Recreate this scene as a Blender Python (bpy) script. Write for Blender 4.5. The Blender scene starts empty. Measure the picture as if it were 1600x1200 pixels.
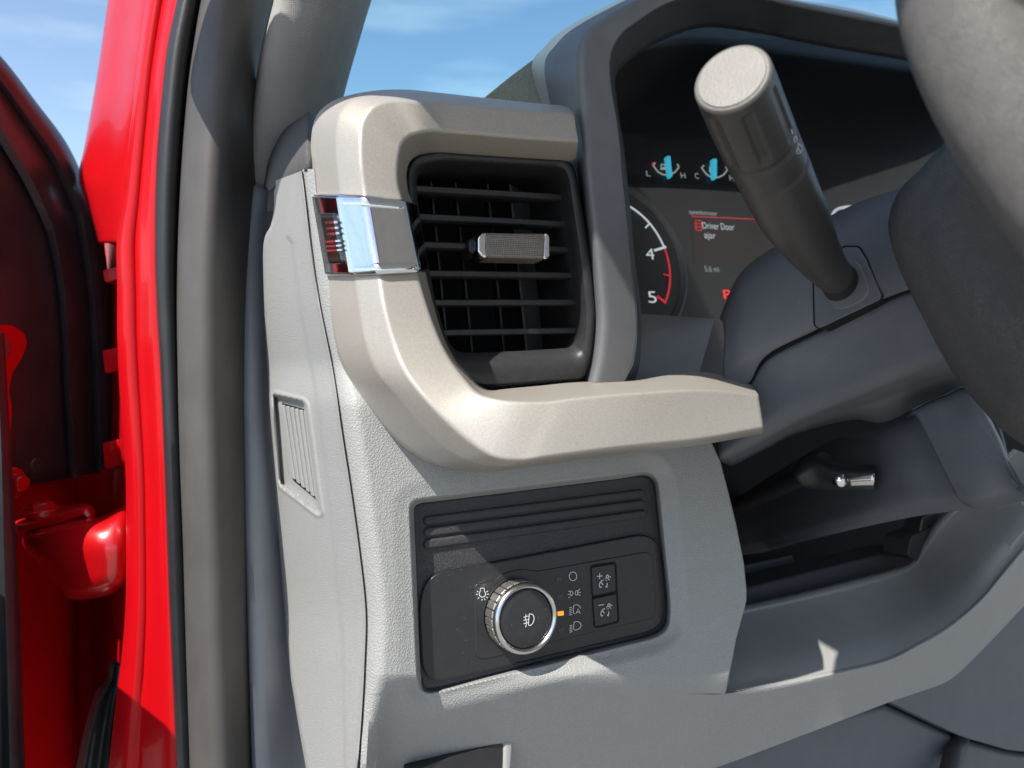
import bpy, bmesh, math, random
import numpy as np
from mathutils import Vector, Matrix
from mathutils.bvhtree import BVHTree
R = math.radians
random.seed(4)

# ------------------------------------------------------------------ camera
S = bpy.context.scene
COL = S.collection
FPX = 1109.0                                   # focal length in photograph pixels (1600 x 1200)
CAM = Vector((0.0, 0.0, 1.42))
YAW, PIT = R(25.6), R(6.5)
FWD = Vector((math.cos(PIT)*math.sin(YAW), math.cos(PIT)*math.cos(YAW), -math.sin(PIT)))
RGT = Vector((math.cos(YAW), -math.sin(YAW), 0.0))
UPV = RGT.cross(FWD)
cd = bpy.data.cameras.new('camera'); cam = bpy.data.objects.new('camera', cd); COL.objects.link(cam)
cd.sensor_width = 36.0; cd.lens = FPX/1600*36.0; cd.clip_start = 0.01; cd.clip_end = 3000
cd.dof.use_dof = True; cd.dof.focus_distance = 0.41; cd.dof.aperture_fstop = 9.0
M = Matrix((RGT, UPV, -FWD)).transposed().to_4x4(); M.translation = CAM
cam.matrix_world = M
S.camera = cam

# ------------------------------------------------------------------ sky, sun, exposure
SUN = Vector((0.53, 0.245, -0.815)).normalized()  # the way the light travels
SUN_EL = math.asin(-SUN.z)
w = bpy.data.worlds.new('World'); S.world = w; w.use_nodes = True
nt = w.node_tree; nt.nodes.clear()
sky = nt.nodes.new('ShaderNodeTexSky'); sky.sky_type = 'NISHITA'; sky.sun_disc = False
sky.sun_elevation = SUN_EL
sky.sun_rotation = math.atan2(-SUN.x, -SUN.y)
sky.air_density = 1.0; sky.dust_density = 1.0; sky.ozone_density = 1.6
tc = nt.nodes.new('ShaderNodeTexCoord')
mp = nt.nodes.new('ShaderNodeMapping'); mp.inputs['Scale'].default_value = (1.2, 1.2, 6.5); mp.inputs['Rotation'].default_value = (0.05, 0.08, 0)
nz = nt.nodes.new('ShaderNodeTexNoise'); nz.inputs['Scale'].default_value = 2.6; nz.inputs['Detail'].default_value = 7
cr_ = nt.nodes.new('ShaderNodeValToRGB'); cr_.color_ramp.elements[0].position = 0.50; cr_.color_ramp.elements[1].position = 0.82
mx = nt.nodes.new('ShaderNodeMix'); mx.data_type = 'RGBA'; mx.inputs['B'].default_value = (8.0, 8.3, 8.6, 1)
mm = nt.nodes.new('ShaderNodeMath'); mm.operation = 'MULTIPLY'; mm.inputs[1].default_value = 0.32
bg = nt.nodes.new('ShaderNodeBackground'); bg.inputs['Strength'].default_value = 0.125
wo = nt.nodes.new('ShaderNodeOutputWorld')
L = nt.links.new
L(tc.outputs['Generated'], mp.inputs['Vector']); L(mp.outputs['Vector'], nz.inputs['Vector']); L(nz.outputs['Fac'], cr_.inputs['Fac'])
L(cr_.outputs['Color'], mm.inputs[0]); L(mm.outputs[0], mx.inputs['Factor']); L(sky.outputs['Color'], mx.inputs['A'])
L(mx.outputs['Result'], bg.inputs['Color']); L(bg.outputs['Background'], wo.inputs['Surface'])
sl = bpy.data.lights.new('sun', 'SUN'); sl.energy = 4.4; sl.angle = R(0.5); sl.color = (1.0, 0.955, 0.88)
so = bpy.data.objects.new('sun', sl); COL.objects.link(so)
so.rotation_euler = SUN.to_track_quat('-Z', 'Y').to_euler(); so.location = (-3, -2, 6)
S.view_settings.view_transform = 'Standard'; S.view_settings.look = 'None'
S.view_settings.exposure = 0.75; S.view_settings.gamma = 1.0; S.view_settings.use_curve_mapping = False

# ------------------------------------------------------------------ pixel -> space
def ray(u, v): return FWD + RGT*((u-800)/FPX) + UPV*((600-v)/FPX)
def P(u, v, d): return CAM + ray(u, v)*d

class Pl:
    """a plane of the place: origin, in-plane axes, outward normal"""
    def __init__(s, o, ex, n):
        s.o = o.copy(); s.n = n.normalized(); s.ex = (ex - s.n*ex.dot(s.n)).normalized(); s.ey = s.n.cross(s.ex)
    def at(s, u, v, h=0.0):
        r = ray(u, v); t = (s.o + s.n*h - CAM).dot(s.n)/r.dot(s.n); return CAM + r*t
    def ab(s, u, v, h=0.0):
        d = s.at(u, v, h) - s.o; return (d.dot(s.ex), d.dot(s.ey))
    def loc(s, a, b, h=0.0): return s.o + s.ex*a + s.ey*b + s.n*h

def tilt_normal(t): return Vector((0, -1, t)).normalized()
DASH = Pl(P(850, 965, 0.40), Vector((1, 0, 0)), tilt_normal(0.19))
D = DASH.at

# ------------------------------------------------------------------ materials
MATS = {}
DUSTY = ('black_satin', 'dark_reflection_chrome', 'stalk_black', 'column_grey', 'hood_grey', 'black_grain')
def mat(name, col, rough=0.5, metal=0.0, coat=0.0, bump=None, var=None, emit=None, spec=0.5, tint=None):
    m = bpy.data.materials.new(name); m.use_nodes = True; t = m.node_tree; b = t.nodes['Principled BSDF']; l = t.links.new
    b.inputs['Base Color'].default_value = (*col, 1); b.inputs['Roughness'].default_value = rough
    b.inputs['Metallic'].default_value = metal; b.inputs['Coat Weight'].default_value = coat; b.inputs['Coat Roughness'].default_value = 0.04
    b.inputs['Specular IOR Level'].default_value = spec
    if emit: b.inputs['Emission Color'].default_value = (*emit[:3], 1); b.inputs['Emission Strength'].default_value = emit[3]
    g = t.nodes.new('ShaderNodeNewGeometry')
    if var:                                         # (scale, amount, detail) mottling of colour and gloss
        n = t.nodes.new('ShaderNodeTexNoise'); n.inputs['Scale'].default_value = var[0]; n.inputs['Detail'].default_value = var[2]
        l(g.outputs['Position'], n.inputs['Vector'])
        r = t.nodes.new('ShaderNodeMapRange'); r.inputs['From Min'].default_value = 0.3; r.inputs['From Max'].default_value = 0.7
        r.inputs['To Min'].default_value = 1-var[1]; r.inputs['To Max'].default_value = 1+var[1]; l(n.outputs['Fac'], r.inputs['Value'])
        mu = t.nodes.new('ShaderNodeMix'); mu.data_type = 'RGBA'; mu.blend_type = 'MULTIPLY'; mu.inputs['Factor'].default_value = 1
        mu.inputs['A'].default_value = (*col, 1); l(r.outputs['Result'], mu.inputs['B']); l(mu.outputs['Result'], b.inputs['Base Color'])
        n2 = t.nodes.new('ShaderNodeTexNoise'); n2.inputs['Scale'].default_value = 38; n2.inputs['Detail'].default_value = 5; l(g.outputs['Position'], n2.inputs['Vector'])
        r2 = t.nodes.new('ShaderNodeMapRange'); r2.inputs['To Min'].default_value = rough*0.82; r2.inputs['To Max'].default_value = min(1, rough*1.2); l(n2.outputs['Fac'], r2.inputs['Value'])
        l(r2.outputs['Result'], b.inputs['Roughness'])
    if name in DUSTY:                               # sparse settled dust
        dn = t.nodes.new('ShaderNodeTexVoronoi'); dn.inputs['Scale'].default_value = 420; l(g.outputs['Position'], dn.inputs['Vector'])
        d1 = t.nodes.new('ShaderNodeMath'); d1.operation = 'LESS_THAN'; d1.inputs[1].default_value = 0.085; l(dn.outputs['Distance'], d1.inputs[0])
        sp = t.nodes.new('ShaderNodeSeparateColor'); l(dn.outputs['Color'], sp.inputs['Color'])
        d2 = t.nodes.new('ShaderNodeMath'); d2.operation = 'GREATER_THAN'; d2.inputs[1].default_value = 0.86; l(sp.outputs[0], d2.inputs[0])
        d3 = t.nodes.new('ShaderNodeMath'); d3.operation = 'MULTIPLY'; l(d1.outputs[0], d3.inputs[0]); l(d2.outputs[0], d3.inputs[1])
        d4 = t.nodes.new('ShaderNodeMath'); d4.operation = 'MULTIPLY'; d4.inputs[1].default_value = 0.45; l(d3.outputs[0], d4.inputs[0])
        du = t.nodes.new('ShaderNodeMix'); du.data_type = 'RGBA'; du.inputs['B'].default_value = (0.42, 0.41, 0.39, 1); l(d4.outputs[0], du.inputs['Factor'])
        src = b.inputs['Base Color'].links[0].from_socket; l(src, du.inputs['A']); l(du.outputs['Result'], b.inputs['Base Color'])
    if bump:                                        # (kind, scale, distance)
        kind, sc, dist = bump
        bn = t.nodes.new('ShaderNodeBump'); bn.inputs['Distance'].default_value = dist; bn.inputs['Strength'].default_value = 1.0
        if kind == 'leather':
            nn = t.nodes.new('ShaderNodeTexNoise'); nn.inputs['Scale'].default_value = sc*0.9; nn.inputs['Detail'].default_value = 2; l(g.outputs['Position'], nn.inputs['Vector'])
            ad = t.nodes.new('ShaderNodeMix'); ad.data_type = 'RGBA'; ad.blend_type = 'ADD'; ad.inputs['Factor'].default_value = 0.0016
            l(g.outputs['Position'], ad.inputs['A']); l(nn.outputs['Color'], ad.inputs['B'])
            vo = t.nodes.new('ShaderNodeTexVoronoi'); vo.feature = 'DISTANCE_TO_EDGE'; vo.inputs['Scale'].default_value = sc; vo.inputs['Randomness'].default_value = 1.0
            l(ad.outputs['Result'], vo.inputs['Vector'])
            rr = t.nodes.new('ShaderNodeMapRange'); rr.interpolation_type = 'SMOOTHSTEP'; rr.inputs['From Max'].default_value = 0.28; l(vo.outputs['Distance'], rr.inputs['Value'])
            l(rr.outputs['Result'], bn.inputs['Height'])
        elif kind == 'weave':
            ck = t.nodes.new('ShaderNodeTexVoronoi'); ck.inputs['Scale'].default_value = sc; ck.inputs['Randomness'].default_value = 0.0; l(g.outputs['Position'], ck.inputs['Vector'])
            l(ck.outputs['Distance'], bn.inputs['Height'])
        else:
            nn = t.nodes.new('ShaderNodeTexNoise'); nn.inputs['Scale'].default_value = sc; nn.inputs['Detail'].default_value = 3; l(g.outputs['Position'], nn.inputs['Vector'])
            l(nn.outputs['Fac'], bn.inputs['Height'])
        l(bn.outputs['Normal'], b.inputs['Normal'])
        if coat: l(g.outputs['Normal'], b.inputs['Coat Normal'])
    MATS[name] = m; return m
mat('grey_grain', (0.300, 0.302, 0.292), 0.52, bump=('leather', 640, 0.00015), var=(900, 0.05, 2))
mat('grey_smooth', (0.300, 0.302, 0.292), 0.48, bump=('noise', 2200, 0.00007), var=(60, 0.03, 4))
mat('cap_grain', (0.300, 0.302, 0.292), 0.5, bump=('leather', 820, 0.00012), var=(700, 0.04, 2))
mat('kick_grey', (0.235, 0.25, 0.27), 0.5, bump=('noise', 1800, 0.00008), var=(50, 0.04, 4))
mat('pillar_fabric', (0.30, 0.30, 0.295), 0.8, bump=('weave', 900, 0.0003), var=(70, 0.05, 4))
mat('trim_satin', (0.40, 0.372, 0.330), 0.42, metal=0.35, bump=('noise', 2600, 0.00004), var=(2600, 0.17, 1))
mat('chrome', (0.80, 0.82, 0.84), 0.06, metal=1.0, var=(400, 0.04, 3))
mat('dark_reflection_chrome', (0.10, 0.105, 0.105), 0.12, metal=0.9, bump=('noise', 900, 0.00001), var=(1200, 0.18, 2))  # chrome darkened in colour to stand for the dark cabin's reflection
mat('silver', (0.62, 0.62, 0.61), 0.24, metal=1.0, var=(600, 0.06, 3))
mat('silver_satin', (0.50, 0.48, 0.45), 0.40, metal=0.9, var=(900, 0.08, 3))
mat('black_grain', (0.036, 0.036, 0.040), 0.5, bump=('leather', 900, 0.00016), var=(500, 0.15, 3))
mat('black_satin', (0.018, 0.018, 0.019), 0.38, bump=('noise', 2500, 0.00004), var=(300, 0.12, 4))
mat('black_matt', (0.012, 0.012, 0.013), 0.6, var=(200, 0.15, 3))
mat('vent_black', (0.030, 0.030, 0.032), 0.42, bump=('noise', 1800, 0.00006), var=(300, 0.15, 3))
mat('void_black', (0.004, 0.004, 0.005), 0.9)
mat('hood_grey', (0.125, 0.129, 0.138), 0.48, bump=('noise', 1900, 0.00009), var=(80, 0.06, 4))
mat('column_grey', (0.104, 0.112, 0.127), 0.46, bump=('noise', 1700, 0.0001), var=(70, 0.05, 4))
mat('pad_grey', (0.075, 0.073, 0.072), 0.6, bump=('leather', 800, 0.0002), var=(300, 0.1, 3))
mat('stalk_black', (0.042, 0.041, 0.040), 0.42, bump=('noise', 2200, 0.00005), var=(150, 0.08, 4))
mat('stalk_cap', (0.15, 0.143, 0.13), 0.5, bump=('noise', 900, 0.0001), var=(1500, 0.12, 2))
mat('wheel_leather', (0.125, 0.118, 0.112), 0.5, bump=('leather', 1500, 0.00016), var=(200, 0.1, 3))
mat('hub_leather', (0.075, 0.072, 0.070), 0.45, bump=('leather', 1000, 0.00025), var=(200, 0.1, 3))
mat('rubber_strip', (0.072, 0.067, 0.063), 0.55, bump=('noise', 1200, 0.00006), var=(40, 0.1, 5))
mat('rubber_black', (0.016, 0.017, 0.019), 0.45, bump=('noise', 900, 0.00012), var=(60, 0.15, 4))
mat('red_gloss', (0.45, 0.003, 0.006), 0.3, coat=1.0, bump=('noise', 240, 0.00003), var=(20, 0.05, 3))
mat('red_paint', (0.45, 0.0025, 0.006), 0.36, spec=0.2, coat=0.18, bump=('noise', 240, 0.00002), var=(20, 0.05, 3))
mat('door_black', (0.034, 0.030, 0.032), 0.42, coat=0.15, bump=('noise', 700, 0.00005), var=(30, 0.2, 4))
mat('bolt_steel', (0.20, 0.20, 0.20), 0.35, metal=0.9, var=(500, 0.2, 3))
mat('lining_black', (0.034, 0.036, 0.040), 0.5, bump=('noise', 1900, 0.00006), var=(80, 0.08, 4))
mat('gauge_face', (0.006, 0.007, 0.009), 0.35, var=(50, 0.1, 3))
mat('gauge_ring', (0.035, 0.04, 0.048), 0.35, var=(100, 0.1, 3))
mat('screen_red', (0.012, 0.002, 0.003), 0.3, emit=(0.9, 0.05, 0.06, 0.004))
mat('white_mark', (0.62, 0.64, 0.64), 0.5)
mat('lit_white', (0.5, 0.5, 0.5), 0.5, emit=(0.85, 0.95, 1.0, 0.32))
mat('lit_grey', (0.3, 0.3, 0.3), 0.5, emit=(0.8, 0.85, 0.8, 0.22))
mat('lit_red', (0.3, 0.01, 0.02), 0.5, emit=(1.0, 0.03, 0.06, 0.30))
mat('lit_bright_red', (0.5, 0.01, 0.02), 0.5, emit=(1.0, 0.02, 0.03, 1.1))
mat('lit_cyan', (0.05, 0.4, 0.5), 0.5, emit=(0.06, 0.62, 0.85, 0.42))
mat('lit_orange', (0.6, 0.2, 0.02), 0.5, emit=(1.0, 0.27, 0.015, 0.9))
mat('led_off', (0.05, 0.05, 0.052), 0.5)
mat('asphalt', (0.22, 0.21, 0.195), 0.9, bump=('noise', 60, 0.004), var=(4, 0.15, 6))
mat('vane_sunlit_grey', (0.10, 0.10, 0.105), 0.5, var=(200, 0.1, 3))
mat('headliner', (0.58, 0.57, 0.54), 0.9, bump=('noise', 900, 0.0003), var=(30, 0.05, 3))
mat('knob_mesh', (0.26, 0.235, 0.21), 0.42, metal=0.6, bump=('weave', 900, 0.0006), var=(400, 0.1, 3))

def glass(name, tint, refl):
    m = bpy.data.materials.new(name); m.use_nodes = True; t = m.node_tree; t.nodes.clear(); l = t.links.new
    o = t.nodes.new('ShaderNodeOutputMaterial'); a = t.nodes.new('ShaderNodeBsdfTransparent'); a.inputs['Color'].default_value = (*tint, 1)
    g = t.nodes.new('ShaderNodeBsdfGlossy'); g.inputs['Roughness'].default_value = 0.02; f = t.nodes.new('ShaderNodeFresnel'); f.inputs['IOR'].default_value = 1.45
    mu = t.nodes.new('ShaderNodeMath'); mu.operation = 'MULTIPLY'; mu.inputs[1].default_value = refl; l(f.outputs[0], mu.inputs[0])
    x = t.nodes.new('ShaderNodeMixShader'); l(mu.outputs[0], x.inputs['Fac']); l(a.outputs[0], x.inputs[1]); l(g.outputs[0], x.inputs[2]); l(x.outputs[0], o.inputs['Surface'])
    MATS[name] = m
glass('windshield_glass', (0.66, 0.88, 0.90), 0.5)
glass('lens_glass', (0.88, 0.90, 0.92), 0.2)

# ------------------------------------------------------------------ object helpers
def link(o, parent=None):
    COL.objects.link(o)
    if parent is not None:
        o.parent = parent; o.location = -parent.location
    return o
def thing(name, label, cat, loc, group=None):
    o = bpy.data.objects.new(name, None); COL.objects.link(o); o.empty_display_size = 0.02
    o.location = loc; o['label'] = label; o['category'] = cat
    if group: o['group'] = group
    return o
def tag(o, label, cat, group=None):
    o['label'] = label; o['category'] = cat
    if group: o['group'] = group
    return o
def mk(name, verts, faces, m, parent=None, smooth=30, bevel=None, solid=None, label=None):
    me = bpy.data.meshes.new(name); me.from_pydata([tuple(v) for v in verts], [], faces); me.validate(); me.update()
    bm = bmesh.new(); bm.from_mesh(me); bmesh.ops.remove_doubles(bm, verts=bm.verts, dist=1e-6); bm.to_mesh(me); bm.free()
    if smooth:
        for p in me.polygons: p.use_smooth = True
        if not bevel: me.set_sharp_from_angle(angle=R(smooth))
    me.materials.append(MATS[m])
    o = bpy.data.objects.new(name, me); link(o, parent)
    if solid:
        s = o.modifiers.new('thickness', 'SOLIDIFY'); s.thickness = abs(solid); s.offset = -1 if solid > 0 else 1
    if bevel:
        b = o.modifiers.new('bevel', 'BEVEL'); b.width = bevel; b.segments = 3; b.limit_method = 'ANGLE'; b.angle_limit = R(35); b.use_clamp_overlap = True
        b.harden_normals = False
        for p in me.polygons: p.use_smooth = True
        w_ = o.modifiers.new('normals', 'WEIGHTED_NORMAL'); w_.keep_sharp = True
    if label: o['label'] = label
    return o

def cr(pts, n, closed=False):
    """Catmull-Rom through tuples of any length, n steps a span"""
    A = [np.array(p, float) for p in pts]; N = len(A); out = []
    spans = N if closed else N-1
    for i in range(spans):
        p1, p2 = A[i % N], A[(i+1) % N]
        p0 = A[(i-1) % N] if (closed or i > 0) else 2*p1-p2
        p3 = A[(i+2) % N] if (closed or i+2 < N) else 2*p2-p1
        for k in range(n):
            t = k/n
            out.append(0.5*((2*p1)+(-p0+p2)*t+(2*p0-5*p1+4*p2-p3)*t*t+(-p0+3*p1-3*p2+p3)*t**3))
    if not closed: out.append(A[-1])
    return out
def interp(tab, v):
    """piecewise-linear table [(x, y), ...]"""
    return float(np.interp(v, [t[0] for t in tab], [t[1] for t in tab]))
def smooth_tab(tab, n=8):
    return [(float(p[0]), float(p[1])) for p in cr(tab, n)]
def fillet(pts, r, n=4, closed=False):
    """round the corners of a polyline (any dimension)"""
    A = [np.array(p, float) for p in pts]; N = len(A); out = []
    rr = r if isinstance(r, (list, tuple)) else [r]*N
    for i in range(N):
        if not closed and i in (0, N-1): out.append(A[i]); continue
        p, a, b = A[i], A[(i-1) % N], A[(i+1) % N]
        la, lb = np.linalg.norm(a-p), np.linalg.norm(b-p)
        ra, rb = min(rr[i], 0.48*la), min(rr[i], 0.48*lb)
        if ra < 1e-9 or rb < 1e-9: out.append(p); continue
        s, e = p+(a-p)*(ra/la), p+(b-p)*(rb/lb)
        for k in range(n+1):
            t = k/n; out.append((1-t)**2*s+2*t*(1-t)*p+t*t*e)
    return out
def grid(name, rows, m, parent=None, closed=False, solid=None, smooth=50, label=None, cap=False):
    n = len(rows[0]); V = [v for r in rows for v in r]; Fc = []
    for i in range(len(rows)-1):
        for j in range(n if closed else n-1):
            a = i*n+j; b = i*n+(j+1) % n; Fc.append((a, b, b+n, a+n))
    if cap: Fc.append(tuple(range(n))); Fc.append(tuple((len(rows)-1)*n+j for j in range(n))[::-1])
    return mk(name, V, Fc, m, parent, smooth=smooth, solid=solid, label=label)
def prism(name, pl, pts, h0, h1, m, parent=None, bevel=None, r=0, label=None, inset=0.0):
    """outline traced in the photograph at the front level h1, carried back to h0"""
    px = fillet(pts, r, 5, True) if r else pts
    ab = [pl.ab(p[0], p[1], h1) for p in px]; n = len(ab)
    V = [pl.loc(a, b, h1) for a, b in ab] + [pl.loc(a, b, h0) for a, b in ab]
    Fc = [tuple(range(n)), tuple(range(2*n-1, n-1, -1))] + [(i, i+n, (i+1) % n+n, (i+1) % n) for i in range(n)]
    return mk(name, V, Fc, m, parent, bevel=bevel, label=label)
def tube(name, path, rad, m, parent=None, n=20, cap=True, label=None, disp=None):
    """circles along a 3-D path, one radius a point"""
    rows = []; ref = Vector((0.13, 0.2, 1)).normalized()
    for i, p in enumerate(path):
        t = (path[min(i+1, len(path)-1)]-path[max(i-1, 0)]).normalized()
        a = (ref - t*ref.dot(t)).normalized(); b = t.cross(a)
        rows.append([p+(a*math.cos(q)+b*math.sin(q))*(rad[i]+(disp(i, q) if disp else 0)) for q in (2*math.pi*k/n for k in range(n))])
    return grid(name, rows, m, parent, closed=True, cap=cap, label=label)
def ribbon(name, groups, width, m, parent, conv, thick=0.0006):
    """flat printed strokes: polylines in conv's own coordinates; conv(p, h) -> space; all strokes of one symbol in one part"""
    V = []; Fc = []
    for g in groups:
        g = [np.array(p, float) for p in g]; N = len(g)
        closed = np.linalg.norm(g[0]-g[-1]) < 1e-6 and N > 3
        if closed: g = g[:-1]; N -= 1
        base = len(V)
        for i in range(N):
            a = g[(i-1) % N] if (closed or i > 0) else g[i]; b = g[(i+1) % N] if (closed or i < N-1) else g[i]
            t = b-a; t = t/np.linalg.norm(t); nn = np.array((-t[1], t[0]))*width/2
            V.append(conv(g[i]+nn, thick)); V.append(conv(g[i]-nn, thick))
        for i in range(N if closed else N-1):
            a = base+2*i; b = base+2*((i+1) % N); Fc.append((a, a+1, b+1, b))
    return mk(name, V, Fc, m, parent, smooth=0)
def text(name, s, pl, u, v, hpx, h, m, parent, wpx=None):
    """lettering on a plane, baseline start at pixel (u, v)"""
    c = bpy.data.curves.new(name, 'FONT'); c.body = s; c.size = 1
    o = bpy.data.objects.new(name, c); COL.objects.link(o); bpy.context.view_layer.update()
    me = bpy.data.meshes.new_from_object(o.evaluated_get(bpy.context.evaluated_depsgraph_get()))
    bpy.data.objects.remove(o); bpy.data.curves.remove(c)
    X = np.array([q.co[:] for q in me.vertices]); Fc = [tuple(p.vertices) for p in me.polygons]; bpy.data.meshes.remove(me)
    a0, b0 = pl.ab(u, v, h); a1, b1 = pl.ab(u, v-hpx, h); sy = math.hypot(a1-a0, b1-b0)/0.70
    sx = sy
    if wpx: a2, b2 = pl.ab(u+wpx, v, h); sx = math.hypot(a2-a0, b2-b0)/(X[:, 0].max()-X[:, 0].min())
    x0 = X[:, 0].min()
    return mk(name, [pl.loc(a0+(x-x0)*sx, b0+y*sy, h) for x, y, z in X], Fc, m, parent, smooth=0)
def inside_dist(poly, X, Y):
    """signed distance (negative inside) of arrays X, Y to a polygon"""
    poly = np.array(poly, float); d = np.full(X.shape, 1e9); ins = np.zeros(X.shape, bool); n = len(poly)
    for i in range(n):
        ax, ay = poly[i]; bx, by = poly[(i+1) % n]
        ex, ey = bx-ax, by-ay; t = np.clip(((X-ax)*ex+(Y-ay)*ey)/(ex*ex+ey*ey+1e-12), 0, 1)
        d = np.minimum(d, np.hypot(X-ax-t*ex, Y-ay-t*ey))
        c = ((ay > Y) != (by > Y)) & (X < (bx-ax)*(Y-ay)/(by-ay+1e-12)+ax); ins ^= c
    return np.where(ins, -d, d)
def sstep(x, a, b):
    t = np.clip((x-a)/(b-a), 0, 1); return t*t*(3-2*t)

# ================================================================== SETTING
g = mk('ground', [(-60, -60, 0), (60, -60, 0), (60, 60, 0), (-60, 60, 0)], [(0, 1, 2, 3)], 'asphalt', smooth=0); g['kind'] = 'structure'
cz = CAM.z

# ------------------------------------------------------------------ the dashboard body
dash = thing('dashboard', 'light grey grained dashboard with storage tray and ribbed side cap', 'dashboard', D(800, 1200, 0))
SEAM = smooth_tab([(240, 469), (266, 474), (380, 488), (476, 502), (580, 523), (670, 536), (760, 550), (860, 564), (955, 574), (1040, 572), (1112, 568), (1200, 561), (1260, 556)])
REC = fillet([(642, 784), (1024, 737), (1046, 955), (1040, 990), (662, 1084), (654, 1060)], [16, 26, 30, 30, 24, 16], 6, True)
XR = [(240, 490), (266, 491), (300, 494), (400, 511), (480, 521), (540, 532), (575, 552), (600, 575), (630, 650), (655, 800), (675, 1098), (692, 1111), (720, 1124), (770, 1137), (820, 1149), (880, 1161), (920, 1165), (940, 1165), (955, 1161), (1000, 1149), (1040, 1141), (1072, 1135), (1084, 1133)]
def lowf(V):
    x = np.maximum(0, V-1052.0); return -0.00033*x*(x/(x+14))
def face_h(U, V):
    h = np.zeros(U.shape)
    us = np.interp(V, [t[0] for t in SEAM], [t[1] for t in SEAM])
    s = np.clip((U-us)/34.0, 0, 1); h += -0.011*(1-s)**2.2
    d = inside_dist(REC, U, V)
    h += -0.0055*(1-sstep(d, 2, 34))*(0.22+0.78*np.maximum(sstep(U, 960, 1036), sstep(V-(1062-0.245*(U-690)), -10, 12))) - 0.014*(1-sstep(d, -6, 4))
    e2 = sstep(U-us, 0, 55)
    return h + lowf(V)*e2 - 0.012*(1-sstep(V, 560, 640))
rows = []
vs = list(range(264, 680, 6))+list(np.linspace(680, 1084, 230))
for v in vs:
    a, b = interp(SEAM, v), interp(XR, v)
    n = 420; us = [a+(b-a)*(k/n) for k in range(n+1)]
    U = np.array(us); V = np.full(U.shape, v); H = face_h(U, V)
    row = [D(u, v, h) for u, h in zip(us, H)]
    e = row[-1]; q = D(b, v, H[-1])
    ex = Vector((1, 0, 0))
    row = [row[0]-DASH.n*0.02-ex*0.002] + row + [q+ex*0.0012-DASH.n*0.0006, q+ex*0.0024-DASH.n*0.0024, q+ex*0.003-DASH.n*0.006, q+ex*0.004-DASH.n*0.09]
    rows.append(row)
grid('face_panel', rows, 'grey_grain', dash, smooth=60)
# the lower rail of the face, under switch and tray
T0 = [(569.3, 1084), (700, 1084), (900, 1084), (1060, 1084), (1133, 1084), (1190, 1071), (1250, 1058), (1375, 1031), (1435, 1003), (1480, 977), (1530, 935), (1570, 887), (1605, 845), (1690, 745)]
B0 = [(560, 1250), (690, 1250), (880, 1250), (1000, 1240), (1075, 1215), (1140, 1192), (1230, 1158), (1390, 1097), (1440, 1080), (1487, 1060), (1540, 1010), (1600, 947), (1650, 900), (1740, 800)]
Tt = cr(T0, 14); Bb = cr(B0, 14); rows = []
for k in range(27):
    t = k/26; row = []
    for p, q in zip(Tt, Bb):
        u, v = p+(q-p)*t
        run = float(np.linalg.norm(q-p))*t
        sx = float(np.clip((u-1133)/120, 0, 1))
        rnd = -0.006*(1-float(np.clip(t/0.10, 0, 1)))**2*sx
        us_ = interp(SEAM, min(v, 1250)); e_ = float(np.clip((u-us_)/34.0, 0, 1))
        dr_ = float(inside_dist(REC, np.array([u]), np.array([v]))[0]) if u < 900 and t < 0.4 else 99.0
        rnd += -0.0055*(1-float(sstep(dr_, 2, 34))) - 0.014*(1-float(sstep(dr_, -6, 4)))
        row.append(D(u, v, float(lowf(np.array(1084+run)))*float(sstep(u-us_, 0, 55)) - 0.011*(1-e_)**2.2 + rnd))
    rows.append(row)
last = rows[-1]; rows.append([p - DASH.n*0.004 for p in last]); rows.append([p - DASH.n*0.05+Vector((0, 0, 0.004)) for p in last])
grid('lower_rail', rows, 'grey_grain', dash, smooth=60)
# tray
Fp = [(1133, 1080), (1190, 1069), (1250, 1056), (1375, 1029), (1435, 1001), (1480, 975), (1530, 932), (1570, 884), (1604, 842), (1690, 740)]
Bp = [(1160, 946), (1205, 936), (1250, 926), (1340, 904), (1392, 890), (1424, 876), (1440, 850), (1466, 812), (1510, 770), (1580, 700)]
hb = [-.10, -.10, -.10, -.10, -.10, -.098, -.095, -.085, -.075, -.06]
Ff = cr(Fp, 12); Bq = cr([(*p, h) for p, h in zip(Bp, hb)], 12); rows = []
prof = [(0, -0.0125), (0.01, -0.0135), (0.03, -0.016), (0.10, -0.021), (0.22, -0.029), (0.32, -0.038), (0.42, -0.047), (0.6, -0.064), (0.8, -0.082), (0.9, -0.0905), (0.93, -0.0895), (0.97, -0.0925), (1.0, -0.10)]
for t, hh in prof:
    rows.append([D(p[0]+(q[0]-p[0])*t, p[1]+(q[1]-p[1])*t, hh*(q[2]/-0.10) if t > .05 else hh) for p, q in zip(Ff, Bq)])
rows[0] = [D(p[0], p[1], float(lowf(np.array(1084.0)))-0.006*float(np.clip((p[0]-1133)/120, 0, 1))) for p in cr(T0[4:], 12)]
rows[1] = [a*0.6+b*0.4 for a, b in zip(rows[0], rows[2])]
rows.append([D(q[0], q[1], q[2]-0.003)+Vector((0, 0.004, -0.006)) for q in Bq])
grid('storage_tray', rows, 'grey_smooth', dash, smooth=60)
# return wall at the left end of the tray
LE = [(935, 1166), (955, 1161), (1000, 1149), (1040, 1141), (1080, 1133)]
mk('tray_end_wall', [D(1163, 930, -0.008), D(1133, 1084, -0.0058), D(1139, 1072, -0.022), D(1150, 1000, -0.06), D(1159, 946, -0.10), D(1163, 925, -0.10)], [(0, 1, 2, 3, 4, 5)], 'grey_smooth', dash, smooth=0)
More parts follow.
